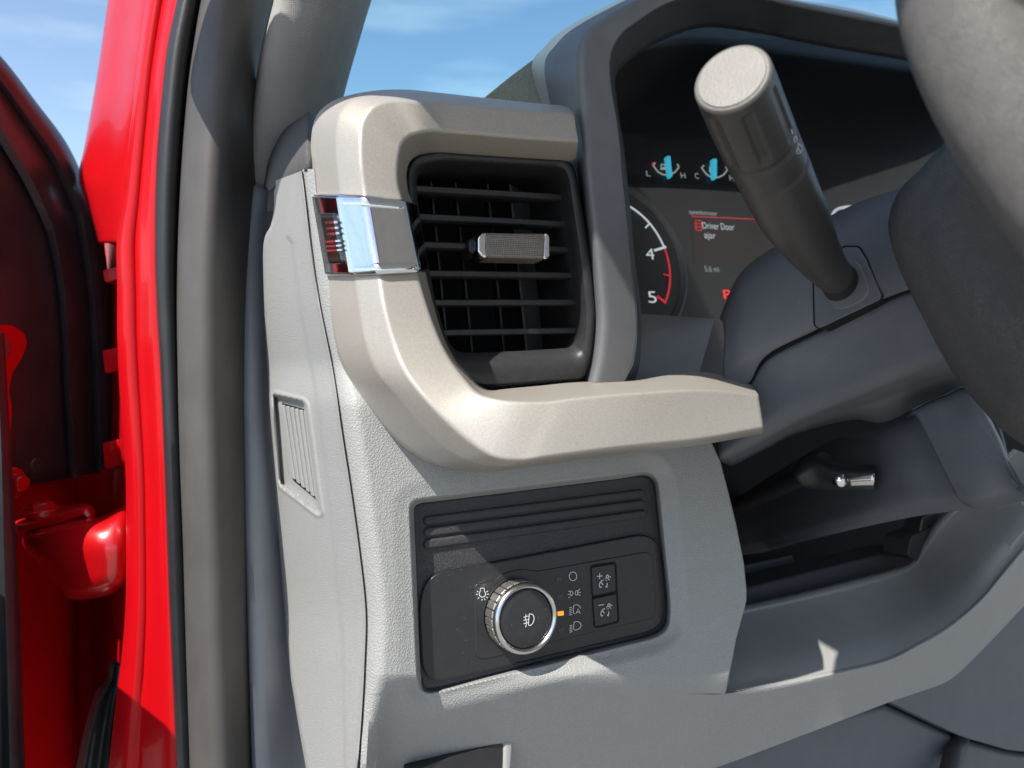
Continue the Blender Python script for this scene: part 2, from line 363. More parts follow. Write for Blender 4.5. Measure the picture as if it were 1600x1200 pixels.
# end cap: the side of the dashboard that the closed door would cover
c0, c1 = D(474, 266, -0.011), D(572, 955, -0.011)
capdir = Vector((-math.sin(R(8.6)), math.cos(R(8.6)), 0)); capup = (c0-c1).normalized()
CAP = Pl(D(540, 700, -0.012), capdir, capdir.cross(capup)*-1)
if CAP.n.x > 0: CAP = Pl(D(540, 700, -0.012), capdir, capdir.cross(capup))
CL = smooth_tab([(262, 430), (283, 428), (324, 428), (352, 423), (370, 414), (400, 411), (480, 413), (580, 418), (660, 422), (760, 429), (820, 433), (1000, 447), (1100, 461), (1200, 478), (1260, 488)])
GR = fillet([(426, 616), (477, 628), (501, 806), (437, 757)], [5, 8, 8, 8], 4, True)
SM = [(262, 462), (368, 448), (380, 457), (480, 469), (580, 488), (720, 508), (820, 518), (1000, 536), (1260, 540)]
capn = CAP.n
def seam_h(v): return -0.0112-0.012*(1-float(sstep(v, 560, 640)))
def cap_at(u, v, h): return Pl(D(interp(SEAM, v), v, seam_h(v)), capdir, capn).at(u, v, h)
rows = []
for k in range(331):
    row = []; n = 64
    for j_ in range(n+1):
        sf = j_/n; v = (283-17*sf)+(1250-(283-17*sf))*k/330
        a, b = interp(CL, v), interp(SEAM, v)-1.2; u = a+(b-a)*sf
        d = float(inside_dist(GR, np.array([u]), np.array([v]))[0]) if 600 < v < 820 else 99.0; sm = interp(SM, v)
        h = -0.0038*(1-float(sstep(d, -4, 0))) + 0.0008*float(sstep(d, 0, 2.5)*(1-sstep(d, 3, 7))) + 0.0009*float(sstep(u, sm-4, sm+4))
        h += 0.0006*float(sstep(u, b-7, b-3)) - 0.0025*float(sstep(u, b-1.8, b)) - 0.002*(1-float(sstep(u, a, a+4)))
        row.append(cap_at(u, v, h))
    rows.append([row[0]+Vector((0.03, 0.004, 0))] + row + [row[-1]-capn*0.01])
endcap = grid('end_cap', rows, 'cap_grain', dash, smooth=60)
CAP = Pl(D(interp(SEAM, 705), 705, -0.0112), capdir, capn)
q = [CAP.ab(*p, -0.0030) for p in ((440, 629), (478, 640), (497, 783), (457, 750))]
dct = mk('slot_dark_plate', [CAP.loc(x, y, -0.0032) for x, y in q], [(0, 1, 2, 3)], 'void_black', endcap, smooth=0); dct.location = (0, 0, 0)  # black plate paints the darkness between the grille ribs
for k in range(6):                                   # ribs of the side grille
    a = k/5
    tu, tv = 441+a*35, 630+a*9.5; bu, bv = 458+a*37, 748+a*33
    q = [CAP.ab(tu-1.9, tv+3, -0.002), CAP.ab(tu+1.9, tv+3.4, -0.002), CAP.ab(bu+2.2, bv+1.5, -0.002), CAP.ab(bu-2.2, bv-1.5, -0.002)]
    V = [CAP.loc(x, y, -0.002) for x, y in q]+[CAP.loc(x, y, -0.0036) for x, y in q]
    rb = mk('grille_rib', V, [(0, 1, 2, 3), (7, 6, 5, 4)]+[(i, i+4, (i+1) % 4+4, (i+1) % 4) for i in range(4)], 'grey_smooth', endcap, bevel=0.0004)
    rb.location = (0, 0, 0)
# dark pad above the end cap and the top of the dashboard towards the windshield
PT = [(419, 292), (424, 258), (431, 236), (451, 209), (470, 195), (490, 182)]
PB = [(430, 300), (440, 293), (450, 288), (462, 282), (474, 276), (490, 268)]
pa, pb = cr(PT, 6), cr(PB, 6); rows = []
PADP = Pl(D(474, 266, seam_h(266)-0.003), capdir, capn)
for t in np.linspace(0, 1, 13):
    rows.append([PADP.at(*(p+(q-p)*t), -0.003-0.03*(1-t)**2.5) for p, q in zip(pa, pb)])
grid('corner_pad', rows, 'pad_grey', dash, smooth=60, solid=0.004)
z0 = D(700, 150, -0.02).z
mk('dash_top', [(0.115, 0.45, z0-0.022), (0.27, 0.45, z0-0.022), (0.33, 1.05, z0-0.05), (0.16, 1.05, z0-0.05), (0.115, 0.45, z0-0.04), (0.27, 0.45, z0-0.04), (0.33, 1.05, z0-0.35), (0.16, 1.05, z0-0.35)],
   [(0, 1, 2, 3), (4, 7, 6, 5), (0, 4, 5, 1), (2, 6, 7, 3), (1, 5, 6, 2), (0, 3, 7, 4)], 'pad_grey', dash, bevel=0.006)
mk('light_stop_slab', [(x, y, z0+z) for z in (-0.065, -0.035) for x, y in ((0.25, 0.525), (1.5, 0.525), (1.5, 1.05), (0.30, 1.05))], [(3, 2, 1, 0), (4, 5, 6, 7)]+[(i, (i+1) % 4, (i+1) % 4+4, i+4) for i in range(4)], 'pad_grey', dash, bevel=0.005)  # unseen slab added to keep windshield light out of the cavity
# added black slab against light leaks, then the dark parts behind the openings
def slab(name, pts, h0, h1, m, parent, bevel=None, pl=DASH, r=0, label=None): return prism(name, pl, pts, h0, h1, m, parent, bevel, r, label)
slab('black_backing', [(560, 500), (1900, 420), (1900, 1500), (600, 1500)], -0.24, -0.225, 'void_black', dash)
slab('knee_bolster', [(1120, 930), (1425, 855), (1432, 890), (1440, 960), (1130, 1010)], -0.150, -0.112, 'black_grain', dash, bevel=0.004)
slab('knee_bolster', [(1120, 890), (1240, 866), (1246, 905), (1120, 935)], -0.170, -0.150, 'black_satin', dash, bevel=0.003)
slab('hinge_bracket', [(1418, 868), (1424, 838), (1470, 820), (1486, 828), (1466, 862), (1432, 876)], -0.115, -0.088, 'stalk_black', dash, bevel=0.003, r=6)
slab('hinge_pin', [(1437, 832), (1442, 808), (1478, 798), (1500, 806), (1480, 836), (1460, 838)], -0.11, -0.092, 'bolt_steel', dash, bevel=0.002, r=5)
# dark under-dash panels at the lower right, and the pocket of the hood release
LP1 = [(1385, 1094), (1490, 1056), (1600, 944), (1760, 880), (1760, 1190), (1575, 1172), (1500, 1150)]
LP2 = [(1100, 1180), (1384, 1100), (1497, 1153), (1572, 1174), (1760, 1200), (1760, 1400), (1000, 1400), (1000, 1230)]
slab('underdash_panel', LP1, -0.09, -0.058, 'column_grey', dash, bevel=0.006, r=10)
slab('underdash_panel', LP2, -0.12, -0.072, 'column_grey', dash, bevel=0.006)
tube('underdash_pipe', [D(1506, 1130, -0.095), D(1490, 1180, -0.062), D(1478, 1230, -0.055), D(1470, 1300, -0.05)], [0.008]*4, 'stalk_black', dash)
HP = float(face_h(np.array([720.]), np.array([1084.]))[0])
slab('release_handle', [(640, 1206), (700, 1184), (786, 1160), (790, 1260), (640, 1260)], HP-0.045, HP-0.021, 'black_satin', dash, bevel=0.002, r=3)
slab('handle_lip', [(788, 1160), (803, 1157), (796, 1260), (785, 1260)], HP-0.04, HP-0.0195, 'grey_smooth', dash, bevel=0.002)

# ------------------------------------------------------------------ the satin trim loop round the vent
trim = thing('trim_bezel', 'satin champagne trim loop curving round the air vent into a shelf', 'trim', D(760, 735, 0.02))
ST = [  # outer edge, crease 1, crease 2, crease 3, inner edge (pixels), then their heights above the dash plane
 ((876, 164), (880, 167), (886, 177), (893, 221), (890, 249), (.008, .013, .024, .025, .006)),
 ((820, 159), (820, 162), (820, 172), (823, 216), (822, 245), (.006, .013, .024, .025, .006)),
 ((736, 150), (736, 154), (737, 165), (742, 209), (742, 240), (.004, .013, .024, .025, .006)),
 ((682, 144), (683, 148), (686, 160), (694, 206), (694, 236.5), (.000, .013, .024, .025, .006)),
 ((630, 139.5), (638, 144), (648, 158.5), (664, 206), (667, 237), (-.006, .015, .030, .031, .006)),
 ((580, 142), (594, 147), (611, 157), (643, 211), (650, 243), (-.012, .015, .030, .031, .006)),
 ((530, 153), (556, 154), (583, 166.5), (629, 223), (640, 254), (-.016, .016, .031, .031, .006)),
 ((500, 172), (534, 172), (568, 185), (623, 243), (636, 268), (-.019, .017, .031, .032, .006)),
 ((488, 200), (526, 197), (563, 212), (621, 263), (636, 284), (-.020, .018, .032, .032, .005)),
 ((486, 245), (525.5, 244), (563.5, 256), (622, 288), (639, 302), (-.020, .018, .032, .032, .004)),
 ((490.5, 300), (532, 301), (569, 303), (628, 312), (645, 318), (-.020, .018, .032, .032, .003)),
 ((503, 375), (544, 372), (580.5, 370), (640, 370), (656, 372), (-.020, .018, .032, .032, .001)),
 ((512, 429), (554, 429), (591, 427), (652, 424), (665, 425), (-.020, .018, .033, .032, -.001)),
 ((518, 490), (563, 488), (600, 482), (665, 471), (676, 470), (-.019, .019, .034, .033, -.004)),
 ((529, 548), (573, 541), (615, 536), (683, 521), (691, 520), (-.018, .020, .035, .035, -.007)),
 ((546, 588), (591, 585), (632, 578), (703, 561), (709, 558), (-.016, .021, .037, .037, -.009)),
 ((572, 627), (622, 622), (659, 617), (726, 592), (729, 582), (-.013, .023, .040, .041, -.011)),
 ((610, 674), (662, 668), (694, 655), (748, 614), (748, 601), (-.008, .026, .043, .045, -.013)),
 ((650, 707), (702, 704), (734, 690), (776, 623), (768, 609), (.000, .030, .046, .048, -.014)),
 ((700, 729), (742, 723), (774, 714), (812, 627), (805, 606), (.012, .036, .049, .050, -.015)),
 ((762, 737), (787, 729), (812, 719), (856, 627), (848, 602), (.022, .041, .050, .051, -.015)),
 ((842, 728), (850, 721), (858, 713.5), (906, 621), (900, 597), (.029, .044, .051, .051, -.016)),
 ((960, 711), (962, 706.5), (964, 700), (1000, 613), (990, 594), (.032, .045, .051, .051, -.017)),
 ((1090, 696), (1090, 692.5), (1090, 687), (1100, 609), (1092, 581), (.032, .045, .051, .050, -.017)),
 ((1188, 678.5), (1189, 675), (1189.5, 669), (1181, 616), (1169, 598), (.030, .044, .050, .047, .010)),
]
flat = [[*s[0], *s[1], *s[2], *s[3], *s[4], *[h+(0.029*min(1, max(0, (i-10)/12)) if j < 4 else 0) for j, h in enumerate(s[5])]] for i, s in enumerate(ST)]
def trim_rows(t0, t1, n, lift=0.0, fr=0.0020, lo=0, hi=5, close=True):
    rows = []
    dense = cr(flat, 16)
    for k in range(n+1):
        x = (t0+(t1-t0)*k/n)*16; i = min(int(x), len(dense)-2); f = x-i
        q = dense[i]*(1-f)+dense[i+1]*f
        pts = [D(q[2*j], q[2*j+1], q[10+j]+lift) for j in range(5)]
        if close: pr = [pts[0]-DASH.n*0.03+Vector((0.004, 0, 0))] + pts + [pts[4]-DASH.n*0.03]
        else: pr = pts[lo:hi]
        rows.append([Vector(p) for p in fillet(pr, fr, 6)])
    return rows
rows = trim_rows(0, 24, 24*12)
tl = grid('bezel_loop', rows, 'trim_satin', trim, smooth=80)
def end_cap(name, row, off):                          # closes an open end of the loop with a rounded rim
    c = sum(row, Vector())/len(row); n = len(row)
    r1 = [p+off*0.6+(c-p)*0.012 for p in row]; r2 = [p+off+(c-p)*0.04 for p in row]
    V = row+r1+r2; Fc = []
    for j in range(n-1):
        Fc += [(j, j+1, n+j+1, n+j), (n+j, n+j+1, 2*n+j+1, 2*n+j)]
    Fc.append(tuple(2*n+j for j in range(n)))
    return mk(name, V, Fc, 'trim_satin', trim, smooth=55)
end_cap('bezel_end', rows[0], Vector((0.0045, 0, 0)))
end_cap('bezel_end', rows[-1], Vector((0.002, 0, 0)))
# chrome clip that wraps the loop
rows = [r[5:-5] for r in trim_rows(10.10, 11.98, 40, lift=0.0012, fr=0.003, close=True)]
clip = grid('chrome_clip', rows, 'chrome', trim, smooth=80, solid=0.002)
for ta, tb in ((10.06, 10.36), (11.70, 12.0)):              # raised lips along its two ends
    n_ = 10; rr = []
    for k in range(n_+1):
        x = k/n_; lf = 0.0012+0.0016*math.sin(math.pi*x)**0.5
        rr.append([p for p in trim_rows(ta+(tb-ta)*x, ta+(tb-ta)*x+0.001, 1, lift=lf, fr=0.003)[0]][5:-5])
    grid('clip_lip', rr, 'chrome', trim, smooth=80, solid=0.001)
# dark patches on the clip's front and side, reflections painted into the chrome
def clip_patch(name, ta, tb, fa, fb, ia, ib, lift, m, bevel=None):
    dense = cr(flat, 16); rows = []
    for k in range(9):
        x = (ta+(tb-ta)*k/8)*16; i = min(int(x), len(dense)-2); f = x-i; q = dense[i]*(1-f)+dense[i+1]*f
        A = np.array((q[2*ia], q[2*ia+1], q[10+ia])); B = np.array((q[2*ib], q[2*ib+1], q[10+ib]))
        rows.append([D(*(A+(B-A)*s)[:2], (A+(B-A)*s)[2]+(lift if ia == 2 else 0.0012))+(capn*(lift if ia == 0 else 0)) for s in np.linspace(fa, fb, 5)])
    return grid(name, rows, m, trim, solid=0.0006)
clip_patch('clip_dark_front', 10.50, 11.60, 0.10, 0.93, 2, 3, 0.0020, 'dark_reflection_chrome')
sidep = clip_patch('clip_side', 10.45, 11.70, 0.10, 0.93, 0, 1, 0.0018, 'dark_reflection_chrome')
for k, (t, f0) in enumerate(((10.62, .52), (10.74, .52), (10.86, .52), (11.04, .22), (11.16, .22), (11.28, .22))):
    lv = clip_patch('clip_louver', t, t+0.050, f0, 0.95, 0, 1, 0.0034, 'chrome')

# ------------------------------------------------------------------ air vent
vent = thing('air_vent', 'black louvred air vent with six slats inside the satin trim loop', 'air vent', D(830, 600, -0.02))
def hv(v): return 0.004-0.018*(v-240)/360.0
VO = [(637, 262), (650, 243), (690, 236), (890, 249), (900, 268), (925, 415), (932, 490), (926, 555), (913, 594), (830, 602), (752, 608), (728, 590), (702, 551), (674, 478), (652, 400), (640, 330)]
VI = [(651, 281), (657, 264), (690, 257), (868, 266), (880, 277), (895, 400), (906, 490), (905, 526), (897, 543), (820, 548), (735, 551), (712, 549), (697, 528), (680, 470), (664, 385), (652, 310)]
def ring(pts, dh, shift=0):
    return [D(p[0], p[1], hv(p[1])+dh) for p in fillet(pts, 14, 6, True)]
def mixp(f): return [(a[0]+(b[0]-a[0])*f, a[1]+(b[1]-a[1])*f) for a, b in zip(VO, VI)]
rows = [ring(VO, -0.03), ring(VO, -0.004), ring(mixp(.12), 0.0006), ring(mixp(.3), 0.001), ring(mixp(.55), 0.000), ring(mixp(.75), -0.003), ring(mixp(.95), -0.0085), ring(VI, -0.011)]
inner = ring(VI, -0.011); rows.append([p-DASH.n*0.055 for p in inner])
grid('vent_frame', rows, 'vent_black', vent, closed=True, smooth=50)
mk('vent_back', [p-DASH.n*0.054 for p in inner], [tuple(range(len(inner)))], 'void_black', vent, smooth=0)
SL = [((650, 292), (882, 305)), ((656.5, 336), (887.5, 347)), ((663, 380), (894.5, 387)), ((670, 425), (900.5, 427)), ((678, 471), (906, 469)), ((692, 518), (907, 513))]
for (a, b) in SL:
    pa, pb = D(a[0]-3, a[1]+3, hv(a[1])-0.016), D(b[0]+3, b[1]+4, hv(b[1])-0.016)
    prof = [(0, 0.0017), (0.0008, 0.0023), (0.006, 0.0025), (0.018, 0.0014), (0.018, -0.0008), (0.006, -0.0016), (0.0008, -0.0016), (0, -0.0010)]
    dn = (-DASH.n+Vector((0, 0, 0.10))).normalized(); un = Vector((1, 0, 0)).cross(dn)
    rows = [[p+dn*x+un*z for x, z in prof] for p in (pa, pa+(pb-pa)*.5, pb)]
    grid('slat', rows, 'vent_black', vent, closed=True, cap=True, smooth=40)
for k, u in enumerate((683, 721, 771, 806, 868)):      # upright vanes behind the slats
    top, bot = (u-13, 262), (u+16, 552)
    V = []
    for (x, y) in (top, bot):
        p = D(x, y, hv(y)-0.038); 
        e = 0.021 if k > 2 else 0.0045
        V += [p, p+Vector((0.0012, 0, 0)), p+Vector((e+0.0015, 0.018, 0)), p+Vector((e, 0.018, 0))]
    mk('vane', V, [(0, 1, 5, 4), (1, 2, 6, 5), (2, 3, 7, 6), (3, 0, 4, 7)], 'vane_sunlit_grey' if k > 2 else 'vent_black', vent, smooth=0)  # last two vanes are lighter: sunlight painted into their grey
kn = prism('thumb_knob', DASH, [(757, 366), (762, 363), (850, 364), (856, 369), (857, 400), (851, 404), (763, 402), (757, 396)], -0.022, -0.007, 'knob_mesh', vent, bevel=0.0022)
k1 = prism('knob_tip', DASH, [(746, 372), (752, 363), (761, 361), (764, 366), (764, 398), (761, 404), (752, 401), (746, 393)], -0.021, -0.0075, 'chrome', kn, bevel=0.002); k1.location = (0, 0, 0)
k2 = prism('knob_tip', DASH, [(851, 363), (857, 364), (860, 370), (860, 401), (855, 405), (849, 404)], -0.021, -0.0068, 'chrome', kn, bevel=0.0012); k2.location = (0, 0, 0)
k3 = prism('knob_stem', DASH, [(731, 374), (748, 366), (748, 399), (733, 394)], -0.03, -0.014, 'black_satin', kn, bevel=0.002); k3.location = (0, 0, 0)

# ------------------------------------------------------------------ headlight switch panel
sw = thing('headlight_switch', 'black headlight switch panel with round silver dial and two dimmer buttons', 'switch panel', D(860, 1070, -0.013))
RB = -0.0135
REC2 = fillet([(645, 788), (1021, 741), (1043, 955), (1036, 988), (664, 1079), (657, 1060)], [14, 24, 28, 28, 22, 14], 6, True)
sur = prism('surround', DASH, REC2, RB-0.012, RB+0.0005, 'black_grain', sw, bevel=0.0012)
RL = [((666, 806), (1004, 763)), ((666, 823), (1006, 779)), ((666, 842), (1008, 795)), ((666, 861), (1009, 811))]
for i in range(3):
    (a, b), (c, d) = RL[i], RL[i+1]
    prism('rib', DASH, [(a[0], a[1]+1.2), (b[0], b[1]+1.2), (b[0]+5, (b[1]+d[1])/2), (d[0], d[1]-1.6), (c[0], c[1]-1.6), (c[0]-4, (a[1]+c[1])/2)], RB-0.002, RB+0.0026, 'black_grain', sw, bevel=0.0016)
PLT = [(655, 938), (672, 897), (1010, 833), (1032, 850), (1043, 952), (1030, 985), (680, 1068), (660, 1048)]
plate = prism('switch_plate', DASH, fillet(PLT, [30, 26, 22, 22, 28, 28, 24, 20], 6, True), RB-0.01, RB+0.0030, 'black_satin', sw, bevel=0.0014)
INN = [(740, 925), (744, 912), (772, 907), (786, 896), (812, 889), (842, 892), (1010, 862), (1020, 868), (1026, 955), (1018, 967), (852, 1006), (765, 1029), (748, 1030), (743, 1022)]
HF = RB+0.0036
prism('switch_face', DASH, fillet(INN, 5, 4, True), RB+0.001, HF, 'black_satin', sw, bevel=0.0006)
# dial
ka, kb = DASH.ab(823.5, 967, HF+0.0150)
def lathe(name, prof, m, parent, n=72):
    rows = [[DASH.loc(ka+r*math.cos(q), kb+r*math.sin(q), h) for q in (2*math.pi*k/n for k in range(n))] for r, h in prof]
    return grid(name, rows, m, parent, closed=True, smooth=40)
dial = lathe('dial', [(0.0208, HF-0.001), (0.0206, HF+0.0004), (0.0200, HF+0.0005), (0.0198, HF+0.0010)], 'black_satin', sw)
def under(o, par): o.parent = par; o.location = (0, 0, 0); return o
rng = lathe('dial_ring', [(0.0192, HF+0.0008), (0.0190, HF+0.0115), (0.0193, HF+0.0120), (0.0194, HF+0.0130), (0.0191, HF+0.0142), (0.0184, HF+0.0152), (0.0174, HF+0.0155), (0.0166, HF+0.0151), (0.0161, HF+0.0140), (0.0160, HF+0.0120)], 'silver', sw)
fc = lathe('dial_face', [(0.0160, HF+0.0128), (0.0157, HF+0.0138), (0.0150, HF+0.0142), (0.0100, HF+0.0143), (0.0001, HF+0.0143)], 'black_satin', sw)
under(rng, dial); under(fc, dial)
gm = None
for k in range(26):                                     # grip pads on the side of the dial
    q0 = 2*math.pi*k/26; V = []
    for h in (HF+0.0018, HF+0.0108):
        for r in (0.0186, 0.01955):
            for dq in (-0.098, 0.098): V.append(DASH.loc(ka+r*math.cos(q0+dq), kb+r*math.sin(q0+dq), h))
    o = mk('grip_pad', V, [(0, 1, 3, 2), (4, 6, 7, 5), (0, 2, 6, 4), (1, 5, 7, 3), (2, 3, 7, 6), (0, 4, 5, 1)], 'silver_satin', sw, bevel=0.0003); under(o, dial)
# buttons
prism('button_well', DASH, fillet([(923, 883), (963, 877), (968, 973), (929, 983)], 6, 4, True), RB+0.001, HF+0.0004, 'void_black', sw)
BT = [[(925, 886), (961, 880), (963.2, 924), (927, 932)], [(927.3, 935), (963.5, 927), (966, 971), (930.5, 980)]]
btn = [prism('button', DASH, fillet(b, 4, 4, True), RB+0.001, HF+0.0016, 'black_satin', sw, bevel=0.0009) for b in BT]
# indicators
for u, v, m in ((873, 905, 'led_off'), (875, 932, 'led_off'), (876, 958.5, 'lit_orange'), (877, 984, 'led_off')):
    prism('indicator', DASH, [(u-4.5, v-2.5), (u+4.5, v-4), (u+5, v+2.6), (u-4, v+4)], HF-0.0004, HF+0.0003, m, sw, label='lit orange indicator' if m == 'lit_orange' else None)
def conv8(h): return lambda p, th: D(840+p[0]/7.06, 840+p[1]/7.06, h+th)
def conv6(h): return lambda p, th: D(660+p[0]/4, 740+p[1]/4, h+th)
def arc(cx, cy, rx, ry, a0, a1, n=20): return [(cx+rx*math.cos(R(a0+(a1-a0)*k/n)), cy+ry*math.sin(R(a0+(a1-a0)*k/n))) for k in range(n+1)]
SYM = [
 [arc(390, 427, 41, 48, 0, 360, 28)],
 [fillet([(364, 588), (380, 590), (392, 612), (380, 640), (364, 640), (364, 588)], 8, 3), [(358, 598), (338, 588)], [(354, 625), (332, 627)], [(358, 652), (340, 664)],
  fillet([(442, 583), (422, 588), (414, 612), (424, 636), (442, 632), (442, 583)], 8, 3), [(448, 590), (465, 565)], [(450, 605), (474, 603)], [(450, 625), (470, 640)]],
 [[(418, 838), (396, 838), (392, 795), (400, 748), (425, 740), (448, 744), (464, 758), (472, 780)]] + [[(348, 775+20*k), (378, 766+20*k)] for k in range(5)] + [[(425, 838), (447, 785), (470, 838)], [(433, 820), (463, 820)]],
 [[(400, 1018), (397, 975), (404, 930), (430, 924), (458, 932), (476, 950), (480, 970), (471, 993), (450, 1011), (425, 1019), (400, 1018)]] + [[(352, 975+18*k), (382, 963+18*k)] for k in range(5)],
]
for s in SYM: ribbon('switch_symbol', s, 7.0, 'white_mark', sw, conv8(HF))
def dimmer(dx, dy): return [[(x+dx, y+dy) for x, y in g] for g in (
    cr([(692, 556), (680, 522), (700, 482), (727, 468)], 5), [(692, 484), (722, 522)], [(690, 548), (706, 543)], cr([(764, 500), (768, 528), (748, 548)], 4), [(754, 532), (766, 552)],
    arc(771, 430, 13, 17, 0, 360, 14), [(793, 428), (808, 438)], [(780, 455), (793, 468)], [(742, 452), (750, 458)], [(757, 468), (763, 478)], [(752, 446), (757, 440)])]
under(ribbon('button_symbol', [[(655, 428), (715, 422)], [(685, 392), (683, 455)]]+dimmer(0, 0), 8.5, 'white_mark', sw, conv8(HF+0.0016)), btn[0])
under(ribbon('button_symbol', [[(672, 748), (732, 738)]]+dimmer(17, 315), 8.5, 'white_mark', sw, conv8(HF+0.0016)), btn[1])
lamp = [arc(375, 752, 20, 20, -50, 230, 20), [(362, 735), (362, 716), (387, 716), (387, 735)]]+[[(375+29*math.cos(R(a)), 754+29*math.sin(R(a))), (375+40*math.cos(R(a)), 754+40*math.sin(R(a)))] for a in (-30, 0, 35, 65, 95, 135, 180, 210)]
ribbon('switch_symbol', lamp, 4.6, 'white_mark', sw, conv6(HF))
fog = [cr([(668, 876), (664, 945), (686, 940), (698, 908), (690, 882), (668, 876)], 5), [(632, 898), (662, 890)], [(632, 918), (662, 910)], [(632, 938), (662, 931)], cr([(648, 880), (644, 905), (651, 930), (646, 960)], 5)]
under(ribbon('dial_symbol', fog, 4.6, 'white_mark', sw, conv6(HF+0.0143)), dial)

# ------------------------------------------------------------------ instrument cluster with its hood
clu = thing('instrument_cluster', 'dark hooded instrument cluster with gauges and a door warning screen', 'gauge cluster', D(1050, 590, -0.06))
def hz(v): return 0.030-0.036*(v-60)/537.0
OC = [(760, 172), (795, 140), (831, 110), (850, 76), (883, 45), (927, 19), (966, 0), (1040, -26), (1150, -18), (1240, -1), (1319, 11), (1414, 34), (1530, 66), (1640, 100)]   # silhouette, far side
CR_ = [(925, 597), (933, 560), (938, 500), (931, 410), (922, 330), (916, 275), (908, 165), (905, 95), (911, 60), (933, 35), (1004, -6), (1060, -28), (1160, -16), (1240, 3), (1330, 22), (1418, 41), (1540, 73), (1640, 104)]
IN = [(975, 598), (990, 562), (995, 500), (987, 410), (980, 335), (974, 278), (964, 195), (954, 132), (953, 91), (963, 63), (988, 38), (1056, 0), (1160, -6), (1240, 10), (1330, 28), (1418, 46), (1540, 78), (1640, 110)]
RI = [(1000, 594), (1004, 560), (1002, 497), (990, 400), (984, 330), (981, 300), (972, 220), (962, 150), (961, 113), (988, 85), (1029, 59), (1097, 37), (1180, 46), (1240, 58), (1302, 70), (1430, 92), (1540, 118), (1640, 145)]
SID = [(900, 599), (903, 562), (905, 502), (900, 410), (896, 330), (890, 275), (850, 170), (831, 104), (850, 74), (884, 44), (967, 0), (1030, -24), (1150, -18), (1240, -1), (1319, 11), (1414, 34), (1530, 66), (1640, 97)]
ic, ii, ir, isd = cr(CR_, 10), cr(IN, 10), cr(RI, 10), cr(SID, 10)
n = len(ic); rows = []
for k in range(n):
    c, i_, s = ic[k], ii[k], isd[k]
    hc = hz(c[1]); deep = -0.10 if c[1] < 340 else -0.05
    dd = interp([(0, -0.09), (330, -0.075), (597, -0.045)], c[1])
    pr = [D(s[0], s[1], dd), D(c[0], c[1], hc), D(i_[0], i_[1], hc-0.003), D(i_[0]+1.0, i_[1], hc-0.012)]
    rows.append([Vector(p) for p in fillet(pr, [0, 0.008, 0.0012, 0], 5)])
grid('hood', rows, 'hood_grey', clu, smooth=60)
rows = []
for k in range(n):
    i_, r = ii[k], ir[k]; hc = hz(i_[1])
    m1 = (i_+r)/2
    pr = [D(i_[0]-0.3, i_[1], hc-0.006), D(i_[0]+3, i_[1]+1.5*(i_[1] < 80), hc-0.014), D(r[0], r[1], hc-0.065), D(r[0]+2, r[1]+6*(r[1] < 200), hc-0.165)]
    rows.append([Vector(p) for p in fillet(pr, [0, .001, .004, 0], 4)])
grid('hood_lining', rows, 'lining_black', clu, smooth=60)
rows = [D(a[0], a[1], hz(a[1])-0.0025) for a in ii[6:-1]]
tube('hood_piping', rows, [0.00045]*len(rows), 'gauge_ring', clu, n=6)
# pad of the dashboard top, running up to the hood on its left
prism('defrost_pad', DASH, fillet([(752, 156), (795, 121), (831, 94), (858, 84), (860, 172), (760, 175)], 2, 2, True), -0.13, -0.092, 'pad_grey', clu, bevel=0.004)
CLU = Pl(D(1100, 350, -0.118), Vector((1, 0, 0)), tilt_normal(0.30))
cdepth = [(-30, 0)]
prism('cluster_face', CLU, [(930, 20), (1700, 60), (1700, 640), (960, 640)], -0.02, 0.0, 'gauge_face', clu)
prism('lower_cover', DASH, fillet([(985, 489), (1117, 498), (1092, 586), (968, 600)], 3, 3, True), -0.12, -0.052, 'hood_grey', clu, bevel=0.002)
C = CLU.at
def cconv(h): return lambda p, th: CLU.at(p[0], p[1], h+th)
# tachometer: a real circle on the cluster face, fitted through three traced points
def circle3(p, q, r):
    ax, ay = p; bx, by = q; cx, cy = r; d = 2*(ax*(by-cy)+bx*(cy-ay)+cx*(ay-by))
    ux = ((ax*ax+ay*ay)*(by-cy)+(bx*bx+by*by)*(cy-ay)+(cx*cx+cy*cy)*(ay-by))/d; uy = ((ax*ax+ay*ay)*(cx-bx)+(bx*bx+by*by)*(ax-cx)+(cx*cx+cy*cy)*(bx-ax))/d
    return ux, uy, math.hypot(ax-ux, ay-uy)
tx, ty, tr = circle3(CLU.ab(982, 320, .001), CLU.ab(1038, 384, .001), CLU.ab(1041, 472, .001))
def ang(u, v): a, b = CLU.ab(u, v, .001); return math.atan2(b-ty, a-tx)
def band(name, r0, r1, a0, a1, h, m, par, n=40, hh=None):
    rows = []
    for k in range(n+1):
        a = a0+(a1-a0)*k/n
        rows.append([CLU.loc(tx+r*math.cos(a), ty+r*math.sin(a), h+(hh or 0)*(i == 1)) for i, r in enumerate((r0, (r0+r1)/2, r1))])
    return grid(name, rows, m, par, smooth=60)
tach = band('tachometer_ring', tr*1.17, tr*1.30, R(140), R(-75), 0.001, 'gauge_ring', clu, 80, 0.003)
a4, a5 = ang(1040, 386), ang(1041, 474)
under(band('scale_arc', tr*0.965, tr*1.0, R(100), a4, 0.0012, 'lit_white', clu), tach)
under(band('redline_arc', tr*0.965, tr*1.0, a4-0.01, a5, 0.0012, 'lit_red', clu), tach)
def tick(a, r0, r1, wd, m): return under(mk('scale_tick', [CLU.loc(tx+r*math.cos(a)-s*wd*math.sin(a), ty+r*math.sin(a)+s*wd*math.cos(a), 0.0014) for r, s in ((r0, -1), (r0, 1), (r1, 1), (r1, -1))], [(0, 1, 2, 3)], m, clu, smooth=0), tach)
tick(ang(1015, 349), tr*.86, tr*.98, tr*.012, 'lit_white'); tick(a4, tr*.78, tr*1.02, tr*.018, 'lit_white')
